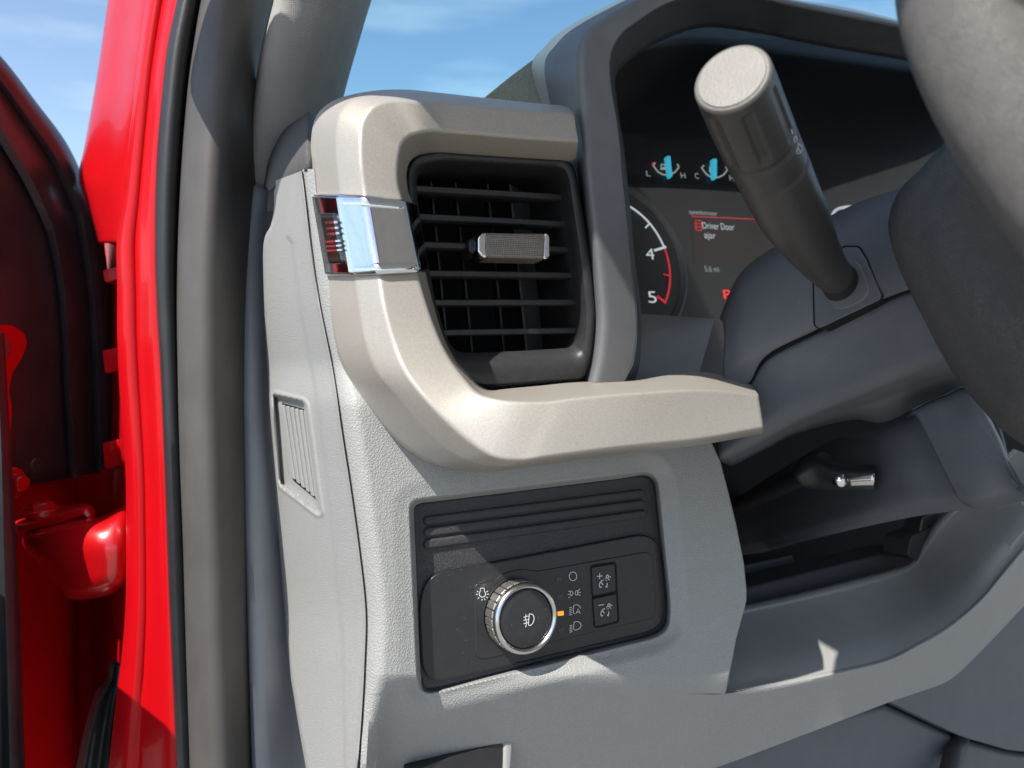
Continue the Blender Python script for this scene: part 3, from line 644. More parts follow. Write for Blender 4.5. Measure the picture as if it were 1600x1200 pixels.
tick((a4+a5)/2, tr*.86, tr*.98, tr*.012, 'lit_red'); tick(a5, tr*.82, tr*1.0, tr*.02, 'lit_red')
text('numeral', '4', CLU, 1010.5, 405, 17, 0.0012, 'lit_white', clu, 13)
text('numeral', '5', CLU, 1014, 473, 18, 0.0012, 'lit_white', clu, 13)
for (gx, gy, l, r_, needle) in ((1041, 262, 'L', 'H', [(1041, 244), (1047.5, 243), (1051, 274), (1049.5, 277), (1046.5, 277), (1045, 274)]), (1117, 266, 'C', 'H', [(1113, 248), (1120.5, 247.5), (1120.5, 276), (1119, 279.5), (1115.5, 279.5), (1114, 276)])):
    gp = cr([(gx-20, gy-3), (gx-12, gy+7), (gx, gy+11.5), (gx+12, gy+8), (gx+20, gy-1)], 5)
    o = ribbon('small_gauge', [gp, [(gx-21, gy-3), (gx-17, gy-8)], [(gx+20, gy-1), (gx+17, gy-6)], [(gx-8, gy-5), (gx-2, gy-5), (gx-2, gy), (gx-8, gy), (gx-8, gy-5)], [(gx-9, gy+2), (gx+1, gy+2.5)]], 2.2, 'lit_grey', clu, cconv(0.001))
    under(prism('needle', CLU, fillet(needle, 2, 3, True), 0.001, 0.0045, 'lit_cyan', clu, bevel=0.0006), o)
    under(ribbon('red_mark', [[(gx-22, gy-4), (gx-19, gy-9)]] if l == 'L' else [[(gx+20, gy-3), (gx+18, gy-8)]], 2.6, 'lit_red', clu, cconv(0.0012)), o)
    text('gauge_letter', l, CLU, gx-30.5, gy+13, 8.5, 0.001, 'lit_grey', clu, 6); text('gauge_letter', r_, CLU, gx+23.5, gy+16, 8.5, 0.001, 'lit_grey', clu, 7)
scr = prism('message_screen', CLU, [(1078, 317), (1300, 326), (1300, 428), (1085, 432)], 0.0001, 0.0005, 'gauge_face', clu)
under(prism('screen_field', CLU, [(1081, 339), (1300, 349), (1300, 402), (1086, 412)], 0.0004, 0.0008, 'screen_red', clu), scr)
under(ribbon('screen_line', [[(1080, 338), (1300, 348)]], 1.6, 'lit_red', clu, cconv(0.0011)), scr)
for s, u, v, hh, ww in (('speedometer', 1077, 334, 7, 44), ('Driver Door', 1098.5, 357, 10, 49), ('ajar', 1101, 372, 10, 18), ('5.6 mi', 1102, 424.5, 9, 22)):
    under(text('screen_text', s, CLU, u, v, hh, 0.0012, 'lit_grey' if s[0] in 's5' else 'lit_white', clu, ww), scr)
under(ribbon('door_icon', [fillet([(1087, 344), (1096, 345), (1096.5, 360), (1088, 360), (1087, 344)], 2, 3), [(1087, 349), (1096, 350)], [(1087, 354), (1096, 355)], [(1085, 350), (1087, 348)], [(1085, 356), (1087, 354)]], 1.6, 'lit_red', clu, cconv(0.0012)), scr)
under(text('screen_text', 'E', CLU, 1208.5, 400, 9, 0.0012, 'lit_grey', clu, 8), scr)
text('gear_letter', 'P', CLU, 1132, 467, 14, 0.001, 'lit_bright_red', clu, 11)
spd = ribbon('speedometer_scale', [cr([(1299, 342), (1302, 333), (1308, 327), (1320, 323.5), (1334, 323), (1350, 326), (1372, 338)], 5), [(1306, 333), (1313, 338)], [(1318, 324), (1319, 332)], [(1334, 324), (1332, 332)]], 4.0, 'lit_white', clu, cconv(0.001))
lens = grid('lens', [[CLU.at(u, v, 0.018) for u in np.linspace(940, 1700, 5)] for v in np.linspace(60, 600, 5)], 'lens_glass', clu, smooth=60)

# ------------------------------------------------------------------ steering column cover
colm = thing('steering_column', 'dark blue grey plastic steering column cover behind the wheel', 'steering column', D(1300, 860, -0.06))
def cpatch(name, rows, m, parent, n=6, solid=0.002, r=0.005, smooth=60):
    """like dpatch, but folded crisply between its rows"""
    A = [[P(*q) for q in cr(rw, n)] for rw in rows]
    G = [[Vector(q) for q in fillet([a[j] for a in A], r, 5)] for j in range(len(A[0]))]
    return grid(name, G, m, parent, solid=solid, smooth=smooth)
def dpatch(name, rows, m, parent, n=8, solid=0.002, label=None, smooth=60):
    """surface through rows of (u, v, depth): smoothed both ways"""
    A = [cr(r, n) for r in rows]; k = len(A[0]); colsX = [cr([a[j] for a in A], n) for j in range(k)]
    G = [[P(c[i][0], c[i][1], c[i][2]) for c in colsX] for i in range(len(colsX[0]))]
    return grid(name, G, m, parent, solid=solid, label=label, smooth=smooth)
# upper cover: left face, rolling over its upper edge
dpatch('upper_cover', [
 [(1128, 500, .53), (1150, 446, .52), (1176, 414, .51), (1226, 382, .49), (1290, 346, .465), (1350, 318, .44), (1398, 303, .42), (1440, 290, .40)],
 [(1133, 505, .485), (1156, 452, .475), (1182, 422, .465), (1230, 391, .447), (1293, 356, .425), (1352, 329, .402), (1396, 314, .385), (1440, 300, .37)],
 [(1136, 530, .466), (1160, 490, .456), (1190, 458, .447), (1238, 426, .430), (1300, 392, .408), (1356, 366, .388), (1400, 350, .371), (1446, 334, .355)],
 [(1133, 580, .460), (1156, 556, .450), (1190, 524, .440), (1246, 490, .422), (1310, 460, .400), (1366, 436, .380), (1406, 420, .364), (1456, 404, .348)],
 [(1131, 640, .463), (1170, 600, .450), (1199, 555, .438), (1271, 518, .415), (1325, 492, .396), (1376, 470, .377), (1412, 456, .362), (1464, 440, .346)],
], 'column_grey', colm, 6)
# lower cover: side face, then folding under
seam = [(1120, 680, .470), (1168, 600, .4535), (1183, 574, .446), (1206, 553, .4365), (1274, 518.5, .4155), (1326, 493, .396), (1377, 471, .3775), (1412, 457, .3625), (1470, 438, .345)]
cpatch('lower_cover', [
 [(p[0]+3, p[1]+3, p[2]+0.012) for p in seam],
 [(p[0]+1.5, p[1]+1.5, p[2]-0.0008) for p in seam],
 [(1122, 700, .466), (1172, 640, .448), (1200, 610, .439), (1240, 582, .426), (1310, 548, .404), (1360, 525, .386), (1404, 506, .368), (1442, 494, .353), (1495, 478, .336)],
 [(1124, 715, .462), (1176, 678, .446), (1216, 648, .435), (1268, 622, .420), (1330, 596, .398), (1385, 574, .378), (1430, 556, .361), (1466, 545, .348), (1515, 530, .331)],
 [(1128, 722, .468), (1182, 694, .452), (1226, 668, .441), (1282, 641, .424), (1346, 616, .402), (1400, 593, .383), (1446, 574, .366), (1480, 562, .352), (1525, 548, .336)],
 [(1136, 726, .490), (1192, 698, .475), (1236, 674, .466), (1296, 650, .45), (1362, 628, .43), (1418, 606, .41), (1464, 588, .393), (1498, 576, .38), (1540, 560, .36)],
 [(1146, 728, .53), (1200, 700, .52), (1246, 678, .51), (1330, 656, .48), (1380, 660, .447), (1440, 632, .425), (1486, 612, .405), (1515, 598, .39), (1556, 580, .37)],
], 'column_grey', colm, 6)
sg = [P(p[0]+1.0, p[1]+0.5, p[2]+0.0045) for p in cr(seam, 8)]
tube('seam_dark_tube', sg, [0.0034]*len(sg), 'void_black', colm, 10)  # black tube added behind the seam to paint its gap dark
# knee-side lower shell of the column
cpatch('lower_shell', [
 [(1120, 800, .80), (1210, 740, .70), (1296, 690, .58), (1366, 672, .485), (1420, 650, .447), (1480, 622, .42), (1530, 600, .40)],
 [(1120, 812, .78), (1214, 752, .68), (1300, 704, .56), (1374, 684, .468), (1436, 664, .434), (1496, 640, .41), (1546, 620, .39)],
 [(1130, 840, .76), (1226, 800, .65), (1320, 760, .53), (1392, 738, .455), (1452, 722, .425), (1510, 704, .40), (1566, 690, .38)],
 [(1140, 862, .75), (1240, 832, .63), (1335, 804, .51), (1410, 784, .450), (1462, 776, .424), (1516, 766, .40), (1580, 756, .375)],
 [(1148, 870, .76), (1248, 843, .64), (1345, 819, .515), (1425, 800, .454), (1474, 792, .427), (1524, 788, .402), (1590, 780, .378)],
 [(1160, 872, .80), (1256, 846, .68), (1352, 823, .55), (1436, 806, .48), (1488, 799, .45), (1536, 796, .42), (1600, 790, .395)],
], 'column_grey', colm, 6)
cpatch('lock_housing', [
 [(1414, 648, .425), (1450, 628, .41), (1480, 616, .40), (1510, 606, .39), (1540, 640, .385), (1566, 690, .38)],
 [(1428, 642, .405), (1455, 630, .395), (1484, 618, .388), (1514, 612, .378), (1548, 660, .368), (1582, 735, .358)],
 [(1452, 690, .396), (1476, 680, .386), (1506, 668, .376), (1534, 662, .368), (1562, 704, .360), (1596, 766, .35)],
 [(1478, 744, .391), (1500, 738, .381), (1526, 730, .371), (1556, 724, .362), (1584, 752, .355), (1606, 784, .348)],
 [(1494, 776, .392), (1514, 778, .382), (1540, 776, .372), (1572, 768, .364), (1600, 774, .356), (1622, 788, .35)],
 [(1508, 790, .41), (1526, 796, .40), (1552, 794, .39), (1582, 786, .38), (1606, 784, .37), (1640, 790, .36)],
], 'column_grey', colm, 6)
# socket of the stalk
SOC = [(1271, 430), (1300, 402), (1318, 386), (1340, 386), (1352, 404), (1377, 462), (1374, 468), (1279, 513), (1273, 508)]
bc = P(1326, 458, 0.393); nrm = (P(1271, 430, .4165)-P(1377, 465, .3765)).cross(P(1318, 386, .404)-P(1326, 490, .3955)).normalized()
if nrm.dot(FWD) > 0: nrm = -nrm
SOCK = Pl(P(1326, 452, 0.3905), Vector((1, 0, 0)), nrm)
def sock(name, pts, h0, h1, m, bevel, r, lab=None): return prism(name, SOCK, fillet(pts, r, 4, True), h0, h1, m, colm, bevel)
sock('stalk_socket_gap', [(SOC[i][0]+(-2, -2, -1, 2, 3, 2, 1, 0, -2)[i], SOC[i][1]+(0, -2, -2.5, -2.5, -1, 1, 2, 2, 1)[i]) for i in range(9)], -0.012, 0.0004, 'void_black', None, 5)
sock('stalk_socket', SOC, -0.012, 0.0012, 'column_grey', 0.0012, 5)
sock('socket_well', [(1290, 446), (1308, 412), (1324, 404), (1342, 408), (1360, 452), (1350, 470), (1312, 486), (1296, 478)], -0.012, 0.0018, 'hood_grey', 0.001, 14)
# tilt lever
lev = thing('tilt_lever', 'black tilt lever with shiny tip under the steering column', 'lever', P(1270, 745, .50))
tube('lever_arm', [P(1150, 792, .60), P(1210, 766, .56), P(1262, 738, .52), P(1290, 726, .50)], [0.006, 0.0065, 0.008, 0.009], 'black_satin', lev, 12)
dpatch('lever_paddle', [
 [(1240, 742, .505), (1264, 716, .50), (1300, 728, .487), (1335, 734, .478), (1366, 733, .470)],
 [(1244, 747, .497), (1272, 729, .491), (1305, 738, .479), (1338, 741, .470), (1369, 741, .463)],
 [(1250, 752, .498), (1280, 752, .491), (1312, 754, .480), (1340, 756, .472), (1367, 756, .465)],
 [(1256, 757, .507), (1284, 759, .50), (1316, 760, .489), (1342, 760, .48), (1366, 760, .474)]], 'black_satin', lev, 5, solid=0.003)
dpatch('lever_tip', [[(1324, 748, .463), (1345, 744, .4575), (1368, 740, .452)], [(1326, 753, .462), (1346, 751, .4565), (1367, 749, .451)], [(1326, 758, .464), (1346, 757.5, .458), (1365, 757, .453)]], 'silver', lev, 4, solid=0.001)
bpos = P(1315, 751, .466)
tube('tip_button', [bpos+FWD*0.004, bpos, bpos-FWD*0.0015, bpos-FWD*0.0022], [0.0045, 0.0045, 0.0036, 0.0015], 'chrome', lev, 16)

# ------------------------------------------------------------------ control stalk
stk = thing('control_stalk', 'black wiper and turn signal stalk with pale disc end', 'stalk', P(1325, 455, .40))
keys = [(1144, 124, .270, 60), (1152, 143, .276, 60.5), (1168, 182, .2885, 59.5), (1187, 226, .3035, 57.5), (1204, 262, .316, 55.5), (1222, 302, .329, 53), (1240, 338, .342, 49.5), (1263, 377, .357, 41), (1285, 410, .371, 32.5), (1306, 434, .386, 26.5), (1322, 448, .401, 24)]
kd = cr([(k[0], k[1], k[2], k[3]*k[2]/FPX) for k in keys], 12)
pth = [P(*q[:3]) for q in kd]; rad = [float(q[3]) for q in kd]
i0, i1 = 36, 48                                            # seam between the twist knob and the collar, collar and arm
ax = (pth[1]-pth[0]).normalized()
def grooves(i, q):
    s = i/34.0; d = 0.0
    for q0 in [2*math.pi*k/7+0.12 for k in range(7)]:
        dq = (q-q0+math.pi) % (2*math.pi)-math.pi
        d = min(d, -0.0011*float((1-sstep(np.array(abs(dq)), 0.10, 0.17))*sstep(np.array(s), 0.22, 0.27)*(1-sstep(np.array(s), 0.88, 0.94))))
    return d
tube('twist_knob', pth[1:i0], [r-0.0006*(k > len(rad[1:i0])-2) for k, r in enumerate(rad[1:i0])], 'stalk_black', stk, 160, disp=grooves)
tube('collar', pth[i0-1:i0+2]+pth[i0+2:i1], [rad[i0]-.0006]*1+[rad[i0]-.0006]+[rad[i0]]+[r for r in rad[i0+2:i1]], 'stalk_black', stk, 48)
tube('arm', pth[i1-1:], [rad[i1]-.0006]+[r-(.0005 if k == 0 else 0) for k, r in enumerate(rad[i1:])], 'stalk_black', stk, 48)
e0 = pth[1]; r0 = rad[1]
tube('knob_rim', [e0+ax*0.0010, e0, e0-ax*0.0009, e0-ax*0.0015, e0-ax*0.0017, e0-ax*0.0016], [r0, r0*1.0, r0*0.985, r0*0.955, r0*0.93, r0*0.895], 'stalk_cap', stk, 64, cap=False)
tube('disc_groove', [e0-ax*0.0002, e0-ax*0.0010], [r0*0.93, r0*0.93], 'void_black', stk, 48)
tube('end_disc', [e0-ax*0.0008, e0-ax*0.0019, e0-ax*0.0021], [r0*0.885, r0*0.880, r0*0.865], 'stalk_cap', stk, 64)
fp = [P(1331, 468, .386), P(1322, 451, .397)]
tube('boot', [pth[-14], pth[-8], pth[-1], pth[-1]+(pth[-1]-pth[-5]).normalized()*0.02], [rad[-14]*1.0, rad[-8]*1.12, rad[-1]*1.42, rad[-1]*1.5], 'rubber_black', stk, 32)
# printed wiper marks on the stalk's right flank, laid on its surface
bpy.context.view_layer.update()
dgs = bpy.context.evaluated_depsgraph_get(); trees = []
for o in list(stk.children): trees.append((BVHTree.FromObject(o, dgs), o.matrix_world))
def on_stalk(p, th):
    best = None; d = ray(p[0], p[1]).normalized()
    for t, mw in trees:
        hit = t.ray_cast(mw.inverted() @ CAM, d)
        if hit[0] is not None:
            q = mw @ hit[0]; l_ = (q-CAM).length
            if best is None or l_ < best[0]: best = (l_, q)
    if best is None: return P(p[0], p[1], .305)
    return best[1]-d*0.0004
ribbon('wiper_symbol', [arc(1243, 217.5, 2.4, 4.6, 0, 360, 14)], 1.1, 'white_mark', stk, on_stalk)
ribbon('wiper_symbol', [[(1236.5, 202), (1239, 209.5)]], 1.6, 'white_mark', stk, on_stalk)
ribbon('wiper_symbol', [cr([(1247, 224), (1252.5, 228), (1253.5, 233), (1251, 238), (1246, 240)], 3), [(1247, 224), (1246.5, 231), (1251, 238)], [(1246.5, 231), (1244, 239)]], 1.1, 'white_mark', stk, on_stalk)

# ------------------------------------------------------------------ steering wheel
whl = thing('steering_wheel', 'dark leather steering wheel with sunlit rim and padded hub', 'steering wheel', P(1560, 640, .27))
wp = [(1498, -150, .225), (1500, -60, .222), (1508, 0, .218), (1528, 60, .214), (1556, 120, .210), (1592, 182, .206), (1636, 246, .202), (1690, 320, .198), (1770, 420, .195), (1880, 540, .192)]
kd = cr(wp, 8); pth = [P(*q) for q in kd]
tube('rim', pth, [0.0183]*len(pth), 'wheel_leather', whl, 48)
dpatch('hub_cover', [
 [(1500, 196, .34), (1440, 262, .345), (1404, 300, .35), (1388, 348, .352), (1398, 400, .35), (1420, 452, .345), (1446, 504, .337), (1472, 554, .33), (1496, 592, .325), (1540, 646, .315), (1572, 677, .31), (1640, 724, .30)],
 [(1502, 206, .318), (1446, 268, .322), (1412, 306, .325), (1398, 350, .326), (1408, 402, .323), (1430, 452, .317), (1456, 502, .311), (1482, 550, .305), (1506, 586, .301), (1548, 636, .293), (1578, 664, .288), (1640, 705, .28)],
 [(1512, 222, .309), (1468, 282, .311), (1436, 316, .313), (1424, 356, .312), (1434, 402, .308), (1456, 448, .301), (1482, 494, .295), (1508, 538, .290), (1530, 570, .286), (1566, 614, .279), (1592, 640, .275), (1644, 672, .268)],
 [(1540, 260, .300), (1510, 300, .299), (1490, 336, .297), (1484, 372, .293), (1492, 408, .288), (1512, 446, .281), (1534, 484, .276), (1556, 520, .272), (1574, 546, .269), (1602, 582, .264), (1622, 602, .261), (1660, 626, .256)],
 [(1620, 320, .290), (1600, 350, .287), (1590, 380, .283), (1590, 404, .278), (1598, 430, .273), (1612, 456, .268), (1628, 484, .264), (1644, 508, .261), (1656, 526, .259), (1674, 548, .256), (1688, 562, .254), (1710, 578, .25)],
 [(1760, 380, .28), (1750, 400, .277), (1746, 416, .274), (1746, 432, .271), (1750, 446, .268), (1756, 460, .265), (1764, 474, .262), (1770, 486, .26), (1776, 494, .258), (1784, 504, .255), (1790, 510, .253), (1800, 516, .25)],
], 'hub_leather', whl, 5, solid=0.003)

# ------------------------------------------------------------------ left side: pillar trim, seals, red body, door
def strip(name, cols, m, parent, n=7, solid=0.003, fr=0, label=None):
    """upright surface: columns of (v, u, depth), left to right"""
    vs = np.linspace(min(c[0][0] for c in cols), max(c[-1][0] for c in cols), 90); rows = []
    T = [[(t[0], (t[1], t[2])) for t in c] for c in cols]
    sm = []
    for c in cols:
        q = cr([(t[0], t[1], t[2]) for t in c], 8); sm.append(np.array(q))
    for v in vs:
        pts = [P(float(np.interp(v, a[:, 0], a[:, 1])), v, float(np.interp(v, a[:, 0], a[:, 2]))) for a in sm]
        rows.append([Vector(p) for p in fillet(pts, fr, n)] if fr else [Vector(p) for p in cr(pts, n)])
    return grid(name, rows, m, parent, solid=solid, label=label, smooth=60)
pil = thing('pillar_trim', 'grey woven windshield pillar cover with smooth lower section', 'pillar trim', P(420, 1200, .52))
strip('upper_cover', [
 [(-60, 446, .47), (0, 434, .475), (60, 419, .48), (150, 403, .50), (230, 394, .515), (292, 391, .53), (330, 390, .535)],
 [(-60, 462, .455), (0, 448, .462), (60, 432, .468), (150, 416, .488), (230, 407, .505), (292, 403, .52), (330, 402, .525)],
 [(-60, 530, .462), (0, 508, .472), (60, 490, .48), (150, 470, .50), (230, 456, .52), (292, 448, .535), (330, 446, .54)],
 [(-60, 580, .50), (0, 560, .51), (60, 542, .518), (150, 519, .535), (230, 506, .55), (292, 500, .56), (330, 498, .565)],
 [(-60, 594, .54), (0, 574, .55), (60, 556, .555), (150, 531, .57), (230, 516, .585), (292, 508, .59), (330, 506, .595)]], 'pillar_fabric', pil, 5)
strip('lower_cover', [
 [(292, 390, .53), (380, 381, .525), (600, 381, .515), (740, 384, .51), (900, 389, .505), (1050, 394, .50), (1260, 402, .495)],
 [(292, 399, .515), (380, 389, .512), (600, 388, .503), (740, 391, .498), (900, 397, .493), (1050, 403, .488), (1260, 412, .483)],
 [(292, 414, .523), (380, 406, .522), (600, 408, .513), (740, 416, .508), (900, 430, .514), (1050, 446, .517), (1260, 474, .522)],
 [(292, 440, .57), (380, 428, .57), (600, 432, .56), (740, 440, .55), (900, 454, .545), (1050, 476, .54), (1260, 510, .53)]], 'kick_grey', pil, 5)
wst = thing('weatherstrip', 'wide grey brown rubber door weatherstrip with black lip', 'weatherstrip', P(330, 1200, .47))
LEFT = [(-60, 334), (0, 322), (60, 312), (150, 300), (300, 289), (450, 284), (600, 285), (720, 288), (850, 293), (1000, 297), (1260, 305)]
RIGHT = [(-60, 448), (0, 436), (60, 421), (150, 405), (300, 392), (450, 384), (600, 384), (720, 387), (850, 391), (1000, 396), (1260, 406)]
def colmix(f, d, dv=None): return [(a[0], a[1]+(b[1]-a[1])*f, d+(dv(a[0]) if dv else 0)) for a, b in zip(LEFT, RIGHT)]
strip('bulb', [colmix(-.02, .490), colmix(0.02, .474), colmix(.12, .463), colmix(.34, .4565), colmix(.54, .462), colmix(.72, .477), colmix(.88, .497), colmix(1.02, .52)], 'rubber_strip', wst, 4)
LIP = [(-60, 300), (0, 285), (75, 269), (200, 256), (300, 250), (400, 250), (500, 252.5), (600, 259), (750, 265), (950, 272), (1100, 279), (1260, 287)]
def lipat(v): return interp(smooth_tab(LIP), v)
def lcol(f, d): return [(v, lipat(v)+(interp(smooth_tab(LEFT), v)-lipat(v))*f, d) for v in (-60, 0, 75, 150, 250, 350, 450, 600, 750, 900, 1050, 1260)]
strip('lip', [lcol(-.06, .497), lcol(.05, .480), lcol(.25, .475), lcol(.5, .480), lcol(.66, .492), lcol(.8, .505), lcol(1.1, .51)], 'rubber_black', wst, 4)
# red body
bod = thing('door_pillar', 'glossy red painted body pillar beside the black door seal', 'body pillar', P(230, 1200, .49))
RIDGE = [(-60, 246), (0, 236), (100, 222), (200, 211), (300, 200), (375, 189), (450, 190), (520, 190), (600, 193), (650, 197), (740, 203), (820, 204), (900, 204), (960, 202), (1030, 196), (1100, 187), (1180, 178), (1260, 168)]
def rcol(f, d, off=0): return [(v, u+off+(lipat(v)+3-u)*f, d) for v, u in RIDGE]
strip('flange', [[(v, u+14, .56) for v, u in RIDGE], [(v, u+1, .515) for v, u in RIDGE], rcol(.06, .505), rcol(.22, .499), rcol(.40, .502), rcol(.6, .496), rcol(.85, .488), rcol(1.03, .491)], 'red_paint', bod, 5)
strip('fender_side', [
 [(-60, 186, .64), (0, 175, .64), (90, 162, .635), (165, 150, .63), (230, 138, .63), (280, 129, .63), (320, 143, .62), (380, 160, .61)],
 [(-60, 192, .605), (0, 181, .605), (90, 168, .60), (165, 156, .597), (230, 145, .594), (280, 137, .592), (320, 149, .585), (380, 165, .58)],
 [(-60, 215, .57), (0, 206, .57), (90, 196, .567), (165, 187, .563), (230, 177, .562), (280, 168, .560), (320, 170, .558), (380, 176, .555)],
 [(-60, 240, .535), (0, 231, .535), (90, 219, .533), (165, 210, .532), (230, 202, .532), (280, 196, .532), (320, 192, .532), (380, 188, .532)],
 [(-60, 252, .525), (0, 243, .525), (90, 231, .525), (165, 222, .525), (230, 214, .525), (280, 208, .525), (320, 203, .525), (380, 198, .525)]], 'red_paint', bod, 5)
strip('inner_jamb', [
 [(300, 84, .92), (500, 84, .91), (800, 84, .88), (1000, 86, .87), (1260, 90, .86)],
 [(300, 124, .85), (500, 124, .84), (800, 118, .82), (1000, 120, .81), (1260, 126, .80)],
 [(300, 146, .83), (500, 146, .82), (800, 144, .80), (1000, 146, .79), (1260, 150, .78)],
 [(300, 160, .77), (500, 164, .76), (800, 160, .75), (1000, 162, .74), (1260, 166, .73)],
 [(300, 186, .67), (500, 186, .66), (800, 186, .65), (1000, 186, .64), (1260, 180, .62)],
 [(300, 214, .56), (500, 214, .55), (800, 222, .545), (1000, 222, .54), (1260, 214, .53)]], 'red_paint', bod, 5)
for v, hgt in ((362, 24), (430, 18), (556, 34), (700, 40)):      # folded sheet tabs seen in the door gap
    slab_pl = Pl(P(178, v, .63), RGT, -FWD)
    prism('sheet_tab', slab_pl, fillet([(160, v-8), (186, v-14), (190, v+hgt-14), (164, v+hgt-6)], 4, 3, True), -0.01, 0.004, 'red_paint', bod, bevel=0.0015)
V = [(x, y, cz+z) for z in (-0.85, 0.03) for x, y in ((-0.165, 0.66), (-0.145, 0.64), (-0.145, 1.5), (-0.165, 1.5))]
mk('fender_panel', V, [(3, 2, 1, 0), (4, 5, 6, 7)]+[(i, (i+1) % 4, (i+1) % 4+4, i+4) for i in range(4)], 'red_paint', bod, bevel=0.006)
# door
door = thing('car_door', 'open red truck door edge covered with dark liner', 'door', P(60, 1200, .58))
outer = [(0-60, 40), (0, 100), (50, 165), (95, 225), (125, 285), (145, 325), (160, 425), (167, 500), (172, 600), (176, 660), (177, 728)]
b1 = [(-60, 60), (0, 122), (44, 182), (84, 240), (112, 298), (128, 338), (143, 432), (150, 505), (154, 603), (156, 662), (157, 734)]
b2 = [(-60, 66), (-2, 130), (40, 190), (78, 248), (104, 306), (120, 346), (136, 438), (143, 510), (148, 606), (150, 665), (152, 738)]
b3 = [(-60, 100), (-20, 165), (10, 220), (44, 276), (70, 330), (86, 372), (100, 450), (106, 520), (110, 612), (114, 668), (117, 744)]
b4 = [(-60, 112), (-26, 176), (2, 230), (34, 286), (60, 338), (77, 378), (92, 454), (98, 522), (102, 614), (106, 670), (110, 746)]
b5 = [(-80, 240), (-70, 270), (-60, 300), (-50, 340), (-44, 380), (-40, 420), (-36, 480), (-30, 540), (-24, 620), (-14, 690), (0, 762)]
dd_ = (P(150, 600, .665)-P(0, 600, .562)).normalized()
DOORP = Pl(P(0, 600, .562), dd_, Vector((dd_.y, -dd_.x, 0)))          # the door's front edge, turned away from the sun
if DOORP.n.dot(ray(60, 600)) > 0: DOORP = Pl(P(0, 600, .562), dd_, Vector((-dd_.y, dd_.x, 0)))
def hpatch(name, pl, rows, m, parent, n=5, solid=0.003, smooth=60):
    A = [cr(r, n) for r in rows]; cX = [cr([a[j] for a in A], n) for j in range(len(A[0]))]
    return grid(name, [[pl.at(c[i][0], c[i][1], c[i][2]) for c in cX] for i in range(len(cX[0]))], m, parent, solid=solid, smooth=smooth)
def wd(l, d): return [(*p, d) for p in l]
hpatch('edge_liner', DOORP, [wd(outer, -.03), wd(outer, -.002), wd(b1, .004), wd(b2, -.006), wd(b3, .003), wd(b4, -.009), wd(b5, -.003)], 'door_black', door, 5, solid=0.004)
def disc(u, v, ru, rv, n=20): return [(u+ru*math.cos(a), v+rv*math.sin(a)) for a in np.linspace(0, 2*math.pi, n, endpoint=False)]
prism('liner_plug', DOORP, disc(63, 727, 14, 13), -0.005, -0.001, 'door_black', door, bevel=0.0015)
prism('bolt_recess', DOORP, fillet([(-30, 508), (20, 507), (41, 522), (43, 540), (34, 562), (20, 582), (15, 610), (20, 640), (17, 680), (12, 720), (-30, 720)], 9, 4, True), -0.003, 0.002, 'red_paint', door, bevel=0.001, label='red painted recess in the dark liner')
bl = prism('bolt', DOORP, disc(2, 545, 16, 21, 24), 0.000, 0.005, 'bolt_steel', door, bevel=0.001)
under(prism('bolt_head', DOORP, disc(1, 544, 11, 13, 6), 0.004, 0.009, 'bolt_steel', door, bevel=0.0008), bl)
hpatch('shut_face', DOORP, [[(u+du, v, h) for u, h in ((-60, -.018), (0, -.018), (55, -.018), (92, -.019), (106, -.026), (114, -.045))] for v, du in ((728, 2), (850, 0), (1000, 0), (1260, 6))], 'red_paint', door, 6)
for (u, v) in ((35, 910), (26, 846)): prism('shut_face_plug', DOORP, disc(u, v, 12, 12), -0.020, -0.0165, 'red_paint', door, bevel=0.001)
a_ = Vector((-0.128, 0.45)); dr = Vector((-0.906, -0.423)); nr = Vector((-0.423, 0.906))
pl_ = [a_, a_+dr*1.05, a_+dr*1.05+nr*0.12, a_+nr*0.12]
V = [(p.x, p.y, z) for z in (cz-0.85, cz-0.10) for p in pl_]
mk('door_shell', V, [(3, 2, 1, 0), (4, 5, 6, 7)]+[(i, (i+1) % 4, (i+1) % 4+4, i+4) for i in range(4)], 'door_black', door, bevel=0.012)
strip('trim_edge', [
 [(520, -60, .50), (720, -50, .50), (900, -40, .50), (1260, -30, .49)],
 [(520, -16, .478), (720, -8, .478), (900, -2, .475), (1260, 6, .465)],
 [(520, -4, .480), (720, 6, .480), (900, 14, .476), (1260, 26, .467)],
 [(520, -2, .50), (720, 10, .50), (900, 20, .495), (1260, 34, .486)],
 [(520, -8, .55), (720, 6, .55), (900, 14, .545), (1260, 28, .53)]], 'rubber_black', door, 4)
# hinge
hin = thing('door_hinge', 'red painted door hinge with two hex bolts between door and pillar', 'hinge', P(120, 930, .55))
dpatch('hinge_arm', [
 [(36, 838, .60), (48, 832, .575), (90, 822, .56), (130, 814, .553), (160, 812, .55), (186, 800, .555), (198, 790, .57)],
 [(37, 842, .575), (52, 838, .55), (92, 830, .536), (132, 824, .529), (162, 822, .527), (188, 812, .532), (200, 804, .55)],
 [(42, 852, .566), (62, 852, .540), (98, 850, .526), (135, 848, .519), (165, 848, .517), (190, 846, .523), (202, 844, .54)],
 [(60, 872, .568), (80, 876, .543), (106, 880, .528), (138, 880, .520), (167, 880, .518), (191, 880, .524), (203, 878, .54)],
 [(88, 898, .575), (98, 906, .55), (114, 914, .535), (142, 914, .526), (168, 910, .524), (190, 904, .530), (202, 898, .545)],
 [(104, 920, .60), (108, 928, .575), (118, 932, .556), (145, 930, .547), (170, 924, .545), (188, 914, .552), (200, 904, .57)]], 'red_gloss', hin, 5, solid=0.003)
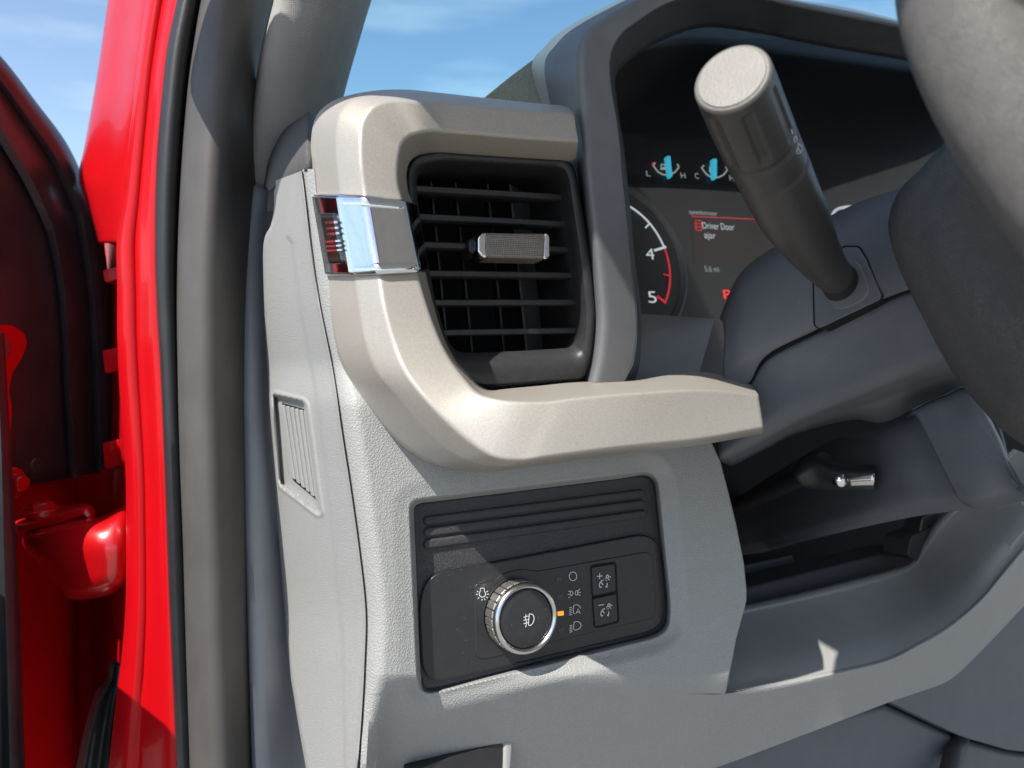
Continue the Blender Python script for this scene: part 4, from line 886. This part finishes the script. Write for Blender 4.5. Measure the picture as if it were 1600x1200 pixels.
dpatch('hinge_bracket', [
 [(30, 796, .585), (60, 800, .58), (95, 794, .575), (126, 790, .57), (140, 792, .57), (147, 800, .57)],
 [(16, 814, .56), (40, 817, .557), (84, 808, .553), (126, 796, .552), (138, 798, .552), (144, 806, .553)],
 [(16, 824, .556), (40, 827, .553), (84, 818, .549), (128, 803, .548), (136, 806, .548), (140, 814, .55)],
 [(20, 826, .575), (44, 828, .57), (86, 820, .565), (128, 806, .563), (134, 810, .563), (137, 816, .565)]], 'red_gloss', hin, 5, solid=0.002, smooth=35)
dpatch('hinge_leaf', [[(-10, 718, .57), (10, 722, .565), (18, 740, .563)], [(-10, 770, .567), (14, 775, .561), (20, 778, .559)], [(-6, 812, .562), (14, 816, .557), (24, 822, .556)]], 'red_gloss', hin, 5, solid=0.004)
def hexbolt(u, v, d, axis, rf, rh, lf, lh):
    p = P(u, v, d); a = axis.normalized(); o = tube('bolt_flange', [p, p+a*lf, p+a*(lf*1.2)], [rf, rf, rf*.9], 'red_gloss', hin, 24)
    h = tube('bolt_head', [p+a*lf, p+a*(lf+lh*.85), p+a*(lf+lh)], [rh, rh, rh*.85], 'red_gloss', hin, 6); return o
hexbolt(66, 803, .566, Vector((0, 0, 1)), 0.0125, 0.0085, 0.004, 0.006)
hexbolt(15, 755, .556, RGT-FWD*0.15, 0.0125, 0.0075, 0.003, 0.0095)
# rubber boot of the wiring between door and body
wb = dpatch('wiring_boot', [
 [(171, 1034, .565), (166, 1060, .56), (150, 1080, .56), (134, 1130, .555), (112, 1230, .55)],
 [(178, 1033, .545), (174, 1062, .538), (160, 1086, .538), (146, 1134, .533), (126, 1236, .528)],
 [(184, 1036, .548), (181, 1066, .543), (172, 1092, .543), (164, 1138, .538), (152, 1240, .533)],
 [(189, 1038, .538), (186, 1068, .533), (180, 1094, .533), (174, 1140, .529), (164, 1240, .524)],
 [(194, 1042, .56), (190, 1072, .555), (186, 1098, .555), (180, 1142, .55), (172, 1240, .545)]], 'rubber_black', None, 5, solid=0.003)
tag(wb, 'black rubber wiring boot between red door and red pillar', 'rubber boot')

# ------------------------------------------------------------------ windshield and cab roof (above the frame, shading the cabin)
ws = mk('windshield', [(0.10, 1.05, cz+0.0), (1.55, 1.05, cz+0.0), (1.45, 0.34, cz+0.472), (0.03, 0.34, cz+0.472)], [(0, 1, 2, 3)], 'windshield_glass', smooth=0)
tag(ws, 'blue tinted windshield above the dashboard with sky behind it', 'windshield')

roof = thing('cab_roof', 'truck cab roof and windshield pillar above the open doorway', 'cab roof', (-0.03, -0.4, cz+0.46))
EDGE = [(-1.5, .440), (0, .441), (.221, .440), (.263, .430), (.279, .342), (.358, .265), (.438, .20), (.52, .235), (.43, .345), (.37, .42), (.32, .49), (.24, .535), (-1.5, .535)]
ed = fillet(EDGE, 0.03, 4, True)
V = [(-0.045+0.1*(q[1]-0.2), q[0], cz+q[1]) for q in ed]+[(-0.005+0.12*(q[1]-0.2), q[0], cz+q[1]) for q in ed]; n = len(ed)
mk('side_rail', V, [tuple(range(n)), tuple(range(2*n-1, n-1, -1))]+[(i, i+n, (i+1) % n+n, (i+1) % n) for i in range(n)], 'red_paint', roof, bevel=0.004)
V = [(x, y, cz+z) for z in (.475, .53) for x, y in ((-0.01, -1.5), (1.55, -1.5), (1.55, .345), (0.0, .345))]
mk('roof_panel', V, [(0, 1, 2, 3), (7, 6, 5, 4)]+[(i, i+4, (i+1) % 4+4, (i+1) % 4) for i in range(4)], 'headliner', roof, bevel=0.01)
